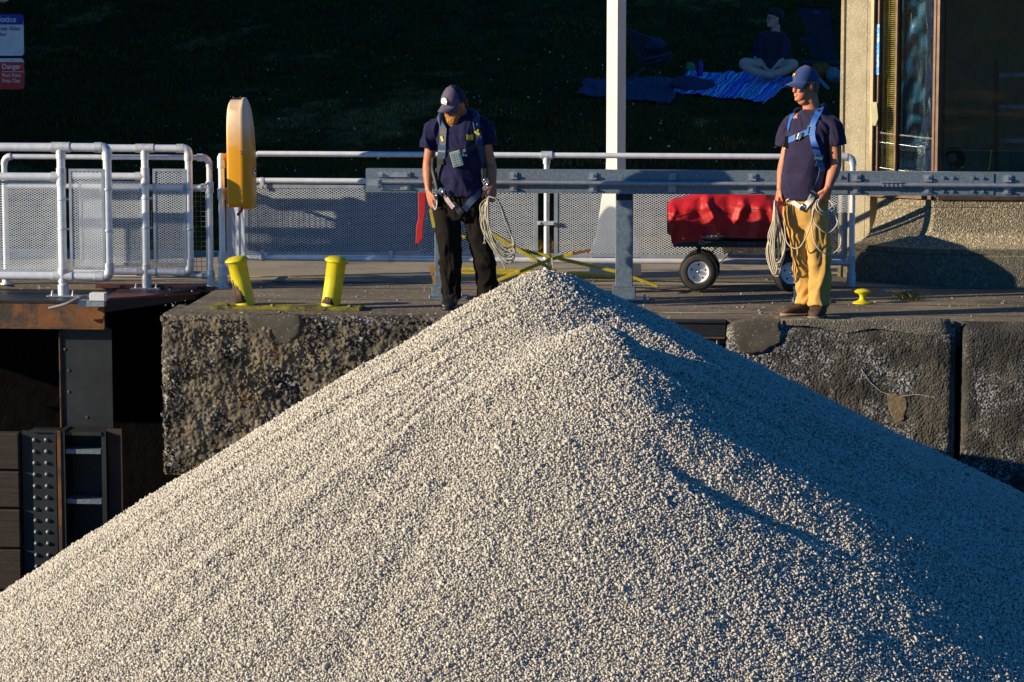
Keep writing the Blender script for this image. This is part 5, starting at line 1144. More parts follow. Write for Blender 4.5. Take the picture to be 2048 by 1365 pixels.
def shoe(parent, heel, toe, m, ms, w_=.048, hgt=.075, s=1.0):
    d = (toe-heel); L = d.length; d.normalize(); l = d.cross(UPZ).normalized(); up = MB(); so_ = MB()
    def sec(x, hw, z0, z1, n=16):
        c = heel+d*(L*x); out = []
        for k in range(n):
            a = 2*math.pi*k/n; zc = (z0+z1)/2; out.append(c+l*(hw*math.copysign(abs(math.cos(a))**.8, math.cos(a)))+UPZ*(zc-heel.z*0+(z1-z0)/2*math.copysign(abs(math.sin(a))**.7, math.sin(a))))
        return out
    zb = .0
    up.rings([sec(x, hw*s, .018, z*s) for x, hw, z in ((0, .022, .07), (.03, .034, .105), (.12, .039, .125), (.28, .04, .12), (.4, .042, .095), (.55, .046, .078), (.72, .05, .07), (.86, .046, .062), (.95, .034, .05), (1, .015, .035))])
    so_.rings([sec(x, hw*s, .0, .026) for x, hw in ((-.02, .02), (.01, .036), (.12, .042), (.3, .042), (.5, .047), (.72, .054), (.88, .049), (.98, .034), (1.02, .015))])
    sh = up.build('boot', m, parent, smooth=180); so_.build('sole', ms, sh, smooth=50)
    la = MB()
    for x in (.36, .43, .5, .57): c = heel+d*(L*x); z = float(np.interp(x, [.28, .4, .55, .72], [.12, .095, .078, .07]))*s; la.tube([c-l*.022+UPZ*(z-.006), c+UPZ*(z+.003), c+l*.022+UPZ*(z-.006)], .003, 5)
    la.build('laces', 'webblack', sh)
def tilt_top(rs, bf, k=2, amt=.035):
    for q, r in enumerate(rs[-k:]):
        c = sum(r, Vector())/len(r)
        for i in range(len(r)): r[i] = r[i]-UPZ*(amt*(q+1)/k*max(-.4, (r[i]-c).dot(bf)/.08))
    return rs
def neck(mb, a, b, r0=.062, r1=.056): mb.tube(cr([a, a.lerp(b, .5), b], 4), crs([r0, r1, r1], 4), 20)
def loops(name, defs, r, m, label, cat, seed=0, group=None, parent=None):
    mb = MB()
    for pts, closed in defs:
        if closed: 
            q = [Vector(p) for p in pts]; n = len(q); ext = cr([q[-2], q[-1]]+q+[q[0], q[1]], 6); ext = ext[12:-12]; mb.tube(ext[:-1] if (ext[0]-ext[-1]).length < 1e-4 else ext, r, 7, closed=True)
        else: mb.tube(cr(pts, 6), r, 7)
    o = mb.build(name, m, None, smooth=180, fix=True); tag(rebase(o), label, cat, group); return o

# ---------------------------------------------------------------- man in khaki trousers
def man_right():
    Y0 = .28; J = lambda px, py, dy=0: P(px, py, Y0+dy)
    t = thing('person', 'man in blue cap, sunglasses, blue harness and khaki trousers holding pale rope', 'person', Vector((J(1612, 630).x, Y0, 0)))
    bf = Vector((-math.sin(R(27)), -math.cos(R(27)), 0)); BL = Vector((math.cos(R(27)), -math.sin(R(27)), 0))      # body forward; lateral to image right
    # body
    mb = MB(); hl, hf, hu = fr((-.86, -.48, -.04)); Oc = J(1611, 172.5); O = Oc-hu*.112
    pt = head(mb, O, (-.86, -.48, -.04), UPZ, .99)
    neck(mb, J(1625, 226, .03), O+hu*.07+hf*(-.02), .068, .062)
    mb.ell(O+hf*.02+hu*.0, .045, .05, .03)      # under chin
    SL, SR = J(1592, 240, .06), J(1666, 247, -.07)
    mb.rings([sring(J(1620, py, 0), BL, bf, a, b, 24, 2.4) for py, a, b in ((395, .14, .1), (350, .14, .1), (300, .145, .105), (260, .155, .1), (235, .14, .075), (222, .07, .05))])
    E1, W1 = J(1568, 325, .04), J(1560, 378, -.0); arm(mb, SL, E1, W1); E2, W2 = J(1672, 328, -.09), J(1656, 378, -.17); arm(mb, SR, E2, W2, 1.08)
    hand(mb, W1, J(1551, 405, -.04)-W1, (1, .3, 0), (-.4, -1, 0), (.9, 1.0, .8), 1.0, 0, .5)
    hand(mb, W2, J(1645, 408, -.14)-W2, (-.35, .9, 0), (-1, -.35, 0), (.9, 1.1, .8), 1.05, 0, .55)
    me = remeshed(mb, .0038, 2, fac=.5); body = put('body', me, 'skinA', t, 180)
    # shirt
    mb = MB(); st = [(399, 1607, .176, .137, .012), (385, 1607, .178, .139, .014), (350, 1611, .172, .140, .014), (310, 1616, .168, .135, .008), (275, 1621, .176, .132, 0), (250, 1624, .182, .122, -.004), (238, 1626, .170, .105, -.006), (230, 1627, .138, .09, -.004), (223, 1627, .105, .08, .0), (217, 1626, .080, .076, .004)]
    mb.rings(tilt_top([sring(J(px, py), BL, bf, a, b, 32, 2.5, off) for py, px, a, b, off in st], bf, 3, .026))
    mb.tube(cr([J(1600, 238, .05), J(1577, 255, .09), J(1568, 293, .08)], 5), crs([.06, .068, .066], 5), 22)
    mb.tube(cr([J(1650, 240, -.05), J(1669, 257, -.08), J(1674, 290, -.085)], 5), crs([.06, .066, .069], 5), 22)
    sm = remeshed(mb, .008, 3, foldf(9, 3.6, .008, 3, [(J(0, 385).z, .06, .003, 60)]))
    bs = bvh_of(sm); shirt = put('t_shirt', sm, 'navy', t, 180)
    mcol = MB(); cc = J(1626, 216); mcol.tube([cc+BL*(.079*math.cos(a))+bf*(.074*math.sin(a)+.006)+UPZ*(-.012-.03*math.sin(a)) for a in np.linspace(0, 6.283, 33)[:-1]], .006, 8, closed=True); mcol.build('collar', 'navy', shirt, smooth=180)
    # trousers
    mb = MB(); mb.rings([sring(J(px, py), BL, bf, a, b, 30, 2.5) for py, px, a, b in ((384, 1610, .165, .12), (405, 1611, .172, .128), (430, 1612, .178, .13), (448, 1612, .165, .12), (456, 1612, .14, .10))])
    mb.tube(cr([J(1592, 425, .04), J(1597, 460, .03), J(1602, 505, .015), J(1607, 555, .03), J(1609, 590, .03), J(1611, 607, .02)], 5), crs([.092, .094, .083, .072, .064, .068], 5), 24)
    mb.tube(cr([J(1632, 425, -.05), J(1635, 460, -.06), J(1638, 505, -.075), J(1640, 555, -.07), J(1639, 592, -.07), J(1638, 612, -.08)], 5), crs([.096, .098, .089, .082, .075, .078], 5), 24)
    z1 = J(0, 595).z; tm = remeshed(mb, .008, 3, foldf(10, 3.2, .009, 11, [(z1, .08, .006, 75), (J(0, 500).z, .05, .004, 60), (J(0, 440).z, .04, .003, 70)]))
    bt_ = bvh_of(tm); tr = put('trousers', tm, 'khaki', t, 180)
    allv = [v.co for v in sm.vertices]; org = ORG[t.name]
    # meshes were moved to local coordinates: rebuild one tree in world space
    V_ = []; F_ = []
    for mm in (sm, tm): b = len(V_); V_ += [v.co+org for v in mm.vertices]; F_ += [tuple(b+i for i in p.vertices) for p in mm.polygons]
    bv = BVHTree.FromPolygons(V_, F_)
    # boots
    shoe(t, Vector((J(1618, 600).x, Y0+.02, 0)), Vector((J(1562, 600).x, Y0-.03, 0)), 'boot', 'sole', s=1.05)
    shoe(t, Vector((J(1645, 600).x, Y0-.03, 0)), Vector((J(1626, 600).x, Y0-.24, 0)), 'boot', 'sole', s=1.12)
    # cap, glasses, hair
    crn, surf = cap(t, lambda a, b, c: pt(a, b, c+.011), hl, hf, hu, 'capB', 'capB', None, .076, .98, .006, brimdown=.14)
    c1 = surf(.0, .19); uu = (surf(0, .2)-surf(0, .175)).normalized(); xx = (surf(-.12, .19)-surf(.12, .19)).normalized(); 
    if xx.dot(RT) < 0: xx = -xx
    m = MB(); nn = xx.cross(uu).normalized(); k = .0125
    for a, b in (((-1, -1), (-1, 1)), ((1, -1), (1, 1)), ((-1, 1), (0, -.1)), ((1, 1), (0, -.1))): m.bar(c1+xx*a[0]*k+uu*a[1]*k+nn*.002, c1+xx*b[0]*k+uu*b[1]*k+nn*.002, .0062, .003, xx)
    m.build('letter_patch', 'decal', crn, smooth=None)
    m = MB()
    for a in (-.62, .62): 
        m.rings([[pt(math.sin(a+da)*.083, math.cos(a+da)*.098-.004, z) for z in (.098, .104, .128, .132)]+[pt(math.sin(a+da)*.079, math.cos(a+da)*.093-.004, z) for z in (.132, .128, .104, .098)] for da in np.linspace(-.5, .5, 9)])
    gl = m.build('sunglasses', 'lens', t, smooth=60); m = MB()
    for s_ in (-1, 1): m.bar(pt(s_*.078, .045, .126), pt(s_*.084, -.012, .122), .008, .003, hu)
    m.build('temple_arm', 'lens', gl)
    m = MB(); m.rings([sring(pt(0, (ff-bb)/2, z), hl, hf, w_, (ff+bb)/2, 24) for z, w_, ff, bb in ((.06, .064, -.045, .088), (.09, .071, -.02, .095), (.12, .077, -.008, .101), (.142, .079, 0, .104))]); m.build('hair', mat('grey_hair', (.22, .17, .14), (.12, .09, .08), 60, .9), t, smooth=60)
    # harness
    k = 1/266.
    hs = strap(bv, [(1645, 213), (1641, 218), (1632, 234), (1625, 252), (1624, 262), (1627, 282), (1632, 299), (1638, 318), (1645, 343)], .047, 'webblue', 'shoulder_strap', t, tail=None)
    strap(bv, [(1590, 224), (1586, 229), (1580, 246), (1577, 262)], .04, 'webblue', 'shoulder_strap', t)
    strap(bv, [(1577, 281), (1592, 275), (1607, 268), (1620, 263)], .042, 'webblue', 'chest_strap', t)
    strap(bv, [(1643, 343), (1641, 355), (1636, 370), (1630, 382)], .05, 'webnavy', 'hip_strap', t)
    strap(bv, [(1628, 385), (1621, 400), (1613, 412), (1608, 418)], .042, 'webwhite', 'leg_strap', t, off=.006)
    strap(bv, [(1576, 399), (1586, 404), (1597, 412), (1603, 418)], .034, 'webwhite', 'leg_strap', t, off=.006)
    m = MB(); a = J(1646, 206, .0); m.tube(cr([J(1586, 226, -.03), J(1594, 219, .05), J(1606, 217, .11)], 4), crs([.004, .012, .012, .006], 4), 12); m.tube(cr([J(1643, 212, -.05), J(1648, 210, .02), J(1650, 218, .09)], 4), crs([.004, .015, .015, .008], 4), 12); m.build('shoulder_pads', 'webnavy', t)
    buckle(bv, 1623.5, 262, 7.2, 8, -.15, 'steel', 'square_ring', t, .005, .008, True)
    for i, (bx, ww) in enumerate(((1593, 1.8), (1599, 3), (1605, 1.8))): buckle(bv, bx, 275.5-i*1.9, ww, 6.5, -.28, 'steel' if i == 1 else 'blacksteel', 'chest_buckle', t, .006, .008)
    [buckle(bv, bx, by, 1.3, 1.3, 0, 'steel', 'rivet', t, .01, .01) for bx, by in ((1592, 271), (1601, 268), (1593, 279), (1602, 276))]
    buckle(bv, 1630, 296, 7, 2.2, -.15, 'blacksteel', 'keeper', t, .006, .008); buckle(bv, 1637, 316, 8.5, 6, -.15, 'webnavy', 'adjuster', t, .008, .009)
    buckle(bv, 1637, 317, 7, 2.4, -.15, 'steel', 'adjuster_bar', t, .013, .01); buckle(bv, 1638, 330, 7.5, 4, -.2, 'webnavy', 'adjuster', t, .007, .009)
    buckle(bv, 1627, 385, 8.5, 6.5, -.55, 'blacksteel', 'hip_buckle', t, .008, .01); buckle(bv, 1627, 385, 6, 2.2, -.55, 'steel', 'buckle_bar', t, .012, .01)
    buckle(bv, 1608, 416, 6, 7, -.55, 'blacksteel', 'leg_buckle', t, .008, .008); buckle(bv, 1609, 413, 4.5, 1.6, -.55, 'steel', 'buckle_bar', t, .012, .01)
    buckle(bv, 1588, 227, 5, 3, -.3, 'blacksteel', 'shoulder_buckle', t, .008, .01)
    m = MB(); c = J(1573, 284, -.03); m.obox(c, RT*.022, Vector((0, .02, 0)), Vector((.006, 0, .042))); m.build('belt_pouch', 'blacksteel', t, bevel=.005)
    m = MB(); c = J(1574, 335, .03); m.tube(cr([J(1572, 300, .0), J(1573, 330, .02), J(1571, 362, .03)], 4), .011, 8); m.build('dark_lanyard', 'webblack', t)
    # ropes
    rg = random.Random(6); dz = -.05; d = []; JJ = lambda px, py, dy: P(px, py, Y0+dy)
    for i in range(8):
        bot = (553, 548, 540, 520, 508, 535, 545, 527)[i]; wl_ = (20, 14, 8, 9, 16, 4, 10, 6)[i]; wr = (12, 8, 17, 9, 12, 14, 6, 18)[i]; dy = -.07-.012*i+rg.uniform(-.01, .01); cx = 1550+rg.uniform(-2, 4); H = bot-406
        d.append(([JJ(1550, 400, dy), JJ(cx-wl_*.35, 406+H*.3, dy-.01), JJ(cx-wl_, 406+H*.66, dy), JJ(cx-wl_*.5, 406+H*.93, dy), JJ(cx+1, bot, dy), JJ(cx+wr*.6, 406+H*.93, dy-.01), JJ(cx+wr, 406+H*.68, dy), JJ(cx+wr*.35, 406+H*.3, dy+.01)], True))
    loops('rope_coil', d, .0054, 'rope', 'long pale rope coil hanging from the khaki man hand beside the cart wheel', 'rope')
    d = [([JJ(1640, 398, -.15), JJ(1632, 406, -.2), JJ(1634, 421, -.22), JJ(1651, 431, -.2), JJ(1665, 412, -.16), JJ(1655, 400, -.14)], True),
         ([JJ(1642, 398, -.15), JJ(1627, 414, -.2), JJ(1626, 437, -.22), JJ(1640, 458, -.22), JJ(1658, 466, -.2), JJ(1675, 446, -.17), JJ(1668, 414, -.16), JJ(1655, 399, -.14)], True),
         ([JJ(1643, 398, -.16), JJ(1627, 430, -.21), JJ(1626, 474, -.23), JJ(1640, 501, -.23), JJ(1661, 509, -.2), JJ(1681, 491, -.18), JJ(1677, 450, -.16), JJ(1656, 398, -.14)], True),
         ([JJ(1641, 397, -.16), JJ(1636, 412, -.21), JJ(1650, 425, -.2), JJ(1663, 416, -.17), JJ(1672, 432, -.16), JJ(1670, 408, -.15), JJ(1656, 400, -.14)], True),
         ([JJ(1643, 400, -.16), JJ(1628, 418, -.21), JJ(1621, 452, -.22), JJ(1603, 491, -.2), JJ(1588, 497, -.19), JJ(1573, 483, -.17), JJ(1569, 452, -.15), JJ(1560, 418, -.12), JJ(1552, 402, -.09)], False)]
    loops('rope_loops', d, .0052, 'rope', 'open pale rope loops hanging in front of the khaki trousers', 'rope')
man_right()
# ---------------------------------------------------------------- bearded man
def man_left():
    Y0 = .62; J = lambda px, py, dy=0: P(px, py, Y0+dy)
    t = thing('person', 'bearded man in purple cap and black trousers looking down, holding a rope coil', 'person', Vector((J(925, 615).x, Y0, 0)))
    bf = Vector((-.10, -.995, 0)).normalized(); BL = Vector((.995, -.10, 0)).normalized()
    hv = Vector((-.56, -.74, -.40)); upv = Vector((-.1, -.35, 1)); hl, hf, hu = fr(hv, upv)
    mb = MB(); Oc = J(909, 210, -.06); O = Oc-hu*.105
    pt = head(mb, O, hv, upv, .98)
    neck(mb, J(922, 236, .03), pt(0, -.03, .07), .066, .06); mb.ell(pt(0, .0, .0), .05, .05, .035)
    SL, SR = J(870, 250, .0), J(959, 246, .02)
    mb.rings([sring(J(px, py, 0), BL, bf, a, b, 24, 2.4) for py, px, a, b in ((395, 922, .14, .1), (350, 921, .14, .1), (300, 922, .15, .1), (260, 921, .16, .1), (240, 921, .14, .075), (232, 921, .07, .05))])
    E1, W1 = J(856, 328, .02), J(857, 382, -.05); arm(mb, SL, E1, W1, 1.0); E2, W2 = J(981, 326, .03), J(986, 372, -.04); arm(mb, SR, E2, W2, 1.02)
    hand(mb, W1, J(861, 410, -.08)-W1, (.8, .45, 0), (.45, -.9, 0), (.45, .7, .6), 1.05, 0, .35)
    hand(mb, W2, J(981, 400, -.08)-W2, (-.5, .85, 0), (-.9, -.4, 0), (.95, 1.1, .8), 1.05, 0, .5)
    me = remeshed(mb, .0038, 2, fac=.5); put('body', me, 'skinB', t, 180)
    # beard: full, on jaw and chin
    m = MB(); m.rings([sring(pt(0, (ff-bb)/2, z), hl, hf, w_, (ff+bb)/2, 24, 2.2) for z, w_, ff, bb in ((-.045, .018, .088, -.05), (-.03, .036, .098, -.03), (-.005, .052, .103, -.01), (.02, .062, .1, .01), (.045, .068, .092, .02), (.062, .07, .086, .02), (.085, .074, .045, .02), (.11, .078, .03, .012))])
    bm_ = remeshed(m, .006, 1, lambda p, n: .004*noise.noise(p*70)+.003*noise.noise(p*160)); put('beard', bm_, 'beard', t, 180)
    m = MB(); m.ell(pt(0, .093, .066), .028, .011, .009, Matrix((hl, hf, hu)).transposed(), 12, 7); m.build('moustache', 'beard', t, smooth=180)
    m = MB(); m.rings([sring(pt(0, (ff-bb)/2, z), hl, hf, w_, (ff+bb)/2, 24) for z, w_, ff, bb in ((.06, .066, -.04, .09), (.09, .073, -.015, .097), (.12, .079, -.004, .103), (.142, .08, 0, .105))]); m.build('hair', 'hair', t, smooth=60)
    mb = MB(); st = [(391, 922, .172, .125, 0), (378, 922, .168, .127, .004), (345, 921, .160, .128, .006), (305, 922, .176, .13, .002), (275, 922, .186, .128, 0), (256, 922, .190, .118, -.004), (246, 922, .176, .1, -.006), (238, 921, .142, .088, -.004), (232, 919, .108, .08, .0), (227, 917, .082, .076, .004)]
    mb.rings(tilt_top([sring(J(px, py), BL, bf, a, b, 32, 2.5, off) for py, px, a, b, off in st], bf, 3, .026))
    mb.tube(cr([J(886, 248, .02), J(865, 262, .01), J(857, 298, .01)], 5), crs([.062, .07, .074], 5), 22)
    mb.tube(cr([J(950, 246, .02), J(972, 258, .03), J(979, 290, .035)], 5), crs([.062, .07, .072], 5), 22)
    sm = remeshed(mb, .008, 3, foldf(9, 3.6, .009, 21, [(J(0, 370).z, .05, .005, 55)]))
    shirt = put('t_shirt', sm, 'navy2', t, 180)
    mb = MB(); mb.rings([sring(J(px, py), BL, bf, a, b, 30, 2.5) for py, px, a, b in ((376, 922, .162, .115), (395, 922, .17, .122), (420, 921, .178, .125), (432, 920, .17, .12), (440, 920, .15, .1))])
    mb.tube(cr([J(895, 415, .0), J(896, 450, -.01), J(900, 500, -.05), J(903, 550, -.02), J(904, 585, -.0), J(905, 600, -.01)], 5), crs([.096, .096, .088, .083, .078, .082], 5), 24)
    mb.tube(cr([J(946, 415, .0), J(955, 450, -.01), J(966, 505, -.03), J(974, 550, .0), J(979, 588, .02), J(980, 600, .02)], 5), crs([.092, .092, .086, .082, .082, .084], 5), 24)
    tm = remeshed(mb, .008, 3, foldf(9, 3, .012, 31, [(J(0, 590).z, .08, .007, 60), (J(0, 510).z, .06, .006, 50)]))
    put('trousers', tm, 'blackcloth', t, 180)
    V_ = []; F_ = []; org = ORG[t.name]
    for mm in (sm, tm): b = len(V_); V_ += [v.co+org for v in mm.vertices]; F_ += [tuple(b+i for i in p.vertices) for p in mm.polygons]
    bv = BVHTree.FromPolygons(V_, F_)
    shoe(t, Vector((J(907, 600).x, Y0+.04, 0)), Vector((J(899, 600).x, Y0-.24, 0)), 'bootblack', 'bootblack', s=1.1)
    shoe(t, Vector((J(980, 600).x, Y0+.06, 0)), Vector((J(990, 600).x, Y0-.22, 0)), 'bootblack', 'bootblack', s=1.1)
    crn, surf = cap(t, pt, hl, hf, hu, 'capA', 'capA', 'capAmesh', .086, .98, .022, brimdown=.02)
    c1 = surf(-.0, .188); uu = (surf(0, .20)-surf(0, .17)).normalized(); xx = (surf(.12, .188)-surf(-.12, .188)).normalized(); xx = xx if xx.dot(RT) > 0 else -xx; nn = xx.cross(uu).normalized()
    hexp = lambda k: [c1+xx*(a*k)+uu*(b*k) for a, b in ((-1, -.75), (.75, -.95), (1.1, 0), (.75, .75), (0, 1), (-.8, .7), (-1.1, 0))]
    m = MB(); m.prism(hexp(.027), nn*.004); pa = m.build('badge', 'white', crn, smooth=None)
    m = MB(); q = c1+nn*.0045; pk = mat('pink_print', (.7, .3, .3), rough=.6)
    for a, b, c, d in ((-.3, .55, .35, .55), (.35, .55, .35, 0), (.35, 0, -.05, .05), (-.3, .55, -.3, .3)): m.bar(q+xx*a*.022+uu*b*.022, q+xx*c*.022+uu*d*.022, .003, .0015, nn.cross(xx))
    m.build('badge_mark', pk, pa, smooth=None); m = MB(); m.bar(q+xx*-.017+uu*-.008, q+xx*.018+uu*-.013, .0035, .0015, nn.cross(xx)); m.bar(q+xx*-.004+uu*-.014, q+xx*.018+uu*-.018, .0025, .0015, nn.cross(xx)); m.build('badge_line', 'blacksteel', pa, smooth=None)
    # harness
    strap(bv, [(886, 240), (886, 250), (888, 262), (887, 280), (886, 300)], .058, 'webnavy', 'shoulder_strap', t, off=.006, th=.006)
    strap(bv, [(884, 318), (880, 340), (878, 360), (876, 378)], .05, 'webblack', 'side_strap', t, off=.008, th=.01)
    strap(bv, [(950, 240), (953, 255), (956, 272), (960, 300), (966, 330), (970, 352), (970, 372)], .055, 'webnavy', 'shoulder_strap', t, off=.006, th=.006)
    m = MB(); m.tube(cr([J(880, 252, -.11), J(880, 236, -.07), J(885, 226, .0), J(895, 222, .07)], 4), crs([.006, .023, .024, .014], 4), 14); m.tube(cr([J(955, 252, -.1), J(953, 236, -.05), J(947, 225, .01), J(935, 219, .07)], 4), crs([.006, .025, .026, .014], 4), 14); m.build('shoulder_pads', 'webnavy', t)
    strap(bv, [(888, 258), (888, 270)], .062, 'webblack', 'strap_loop', t, off=.013)
    buckle(bv, 886.5, 279, 2.6, 5.5, .35, 'decal', 'yellow_tab', t, .006, .014); buckle(bv, 954, 267, 2.6, 6, 1.0, 'decal', 'yellow_tab', t, .006, .014); buckle(bv, 957, 262, 1.5, 2, .0, 'decal', 'yellow_tab', t, .006, .014)
    r_ = buckle(bv, 887, 304, 9, 13, -.08, 'webnavy', 'pouch', t, .014, .012, bevel=.004)
    if r_:
        h, n, A, B = r_; text('lettering', 'EXOFIT', 'signwhite', t, 1000, 300, 0, 3.4, 0, 1.0, .0, 'CENTER', ux=A, at=h+n*.0145+B*.0, z_up=B*1).scale = (1, 1, 1)
    buckle(bv, 884, 322, 8, 6, 0, 'blacksteel', 'pouch_base', t, .014, .01, bevel=.003)
    strap(bv, [(903, 311), (922, 305), (941, 298), (952, 292)], .036, 'webblack', 'chest_strap', t, off=.006)
    for bx, by in ((925, 304), (931, 301), (932, 310), (926, 311)): buckle(bv, bx, by, 2.2, 2.6, .3, 'steel', 'clip', t, .009, .012)
    h = buckle(bv, 914.5, 317, 11, 16, -.28+.55, 'device', 'radio', t, .018, .022, bevel=.006)
    if h:
        h, n, A, B = h; m = MB(); m.obox(h+n*.0185-B*.006, A*.03, B*.042, n*.001); kp = m.build('keypad', 'screen', t); m = MB()
        for i in range(3):
            for j in range(4): m.obox(h+n*.02+A*((i-1)*.018)+B*((j-1.5)*.019-.006), A*.0062, B*.0055, n*.001)
        m.build('keys', mat('grey_keys', (.35, .42, .46), rough=.5), kp)
    # yellow castle emblem
    q, n = onto(bv, 939.5, 275, .009)
    if q is not None:
        A = (BL-n*BL.dot(n)).normalized(); B = n.cross(A); B = B if B.z > 0 else -B; m = MB(); u_ = .0042
        def bx(x0, x1, y0, y1): m.obox(q+A*((x0+x1)/2*u_)+B*((y0+y1)/2*u_), A*((x1-x0)/2*u_), B*((y1-y0)/2*u_), n*.0022)
        bx(-6, 6, -5, -3.5); bx(-6, -3, -3.5, 3.4); bx(3, 6, -3.5, 3.4); bx(-2.9, -1.2, -3.5, 1.5); bx(1.2, 2.9, -3.5, 1.5); bx(-1.2, 1.2, -.8, 1.5); bx(-1.8, 1.8, 1.5, 3)
        for x in (-6, -4.4, 3, 4.4+.4): bx(x, x+1.1, 3.4, 4.8)
        for x in (-1.8, -.4, 1): bx(x, x+.8, 3, 4)
        m.build('castle_emblem', 'decal', shirt, smooth=None)
    for pts_, w_, m_, nm in (([(963, 380), (950, 395), (938, 408), (929, 420)], .05, 'webnavy', 'leg_strap'), ([(906, 408), (915, 418), (924, 428)], .045, 'webblack', 'leg_strap'), ([(890, 392), (898, 404), (908, 416)], .034, 'pad', 'strap_pad'), ([(886, 384), (891, 394)], .036, 'webblack', 'strap_end')):
        strap(bv, pts_, w_, m_, nm, t, off=.008)
    rg = random.Random(3); m = MB()
    for cx, cy, dy in ((884, 380, -.15), (871, 384, -.12), (972, 374, -.12), (970, 362, -.12)):
        for k in range(3):
            c = J(cx+rg.uniform(-3, 3), cy+rg.uniform(-5, 5), dy); a0 = rg.uniform(0, 6.28); A = Vector((math.cos(a0), .3, math.sin(a0))).normalized(); B = A.cross(Vector((.2, 1, .1))).normalized()
            m.tube([c+A*(.017*math.cos(a))+B*(.011*math.sin(a)) for a in np.linspace(0, 6.28, 15)[:-1]], .0034, 6, closed=True)
    m.build('karabiners', 'steel', t); m = MB(); m.tube(cr([J(872, 392, -.1), J(874, 408, -.12), J(870, 420, -.12), J(866, 410, -.12)], 4), .0045, 6); m.build('lanyard_loop', 'webwhite', t)
    m = MB(); m.obox(J(969, 352, -.1), RT*.02, Vector((0, .02, 0)), UPZ*.05); m.build('tool_pouch', 'webblack', t, bevel=.006)
    m = MB(); m.tube(cr([J(867, 315, -.05), J(866, 340, -.04), J(872, 365, -.08), J(876, 385, -.1)], 5), .018, 8); m.build('lanyard_pack', 'webblack', t)
    # coiled rope
    d = []; JJ = lambda px, py, dy: P(px, py, Y0+dy); rg = random.Random(12)
    for i in range(11):
        k = rg.uniform(-1, 1); g = lambda s_=3.: rg.uniform(-s_, s_); dy = -.13-.009*i; b = (528, 518, 508, 524, 500, 515, 530, 505, 522, 512, 496)[i]-528
        d.append(([JJ(979+g(2), 395+g(2), dy), JJ(964+i*1.3+g(2), 420, dy-.01), JJ(966+i*1.2+g(), 455, dy), JJ(982+i*.9+g(), 492+b*.4, dy), JJ(1006+g(4), 521+b, dy), JJ(1022+g(4), 524+b, dy), JJ(1028+g(3), 500+b*.6, dy+.01), JJ(1016+g(3), 455, dy+.01), JJ(1002+g(3), 415, dy+.01), JJ(990+g(1), 397, dy)], True))
    d.append(([JJ(975, 396, -.12), JJ(961, 410, -.17), JJ(962, 430, -.19), JJ(970, 455, -.2), JJ(969, 482, -.2)], False)); d.append(([JJ(976, 396, -.12), JJ(972, 430, -.19), JJ(985, 480, -.2), JJ(1003, 520, -.2), JJ(1012, 541, -.2)], False))
    d.append(([JJ(976, 394, -.15), JJ(985, 398, -.17), JJ(995, 404, -.16), JJ(1001, 415, -.15)], False))
    o = loops('rope_coil', d, .0052, 'rope2', 'thick grey beige rope coil hanging from the bearded man hand', 'rope')
    m = MB(); e = JJ(969, 482, -.2); [m.tube([e, e+Vector((rg.uniform(-.012, .012), rg.uniform(-.006, .006), -.022))], .002, 5) for k in range(8)]
    m.build('frayed_end', 'rope', o, smooth=60)
man_left()
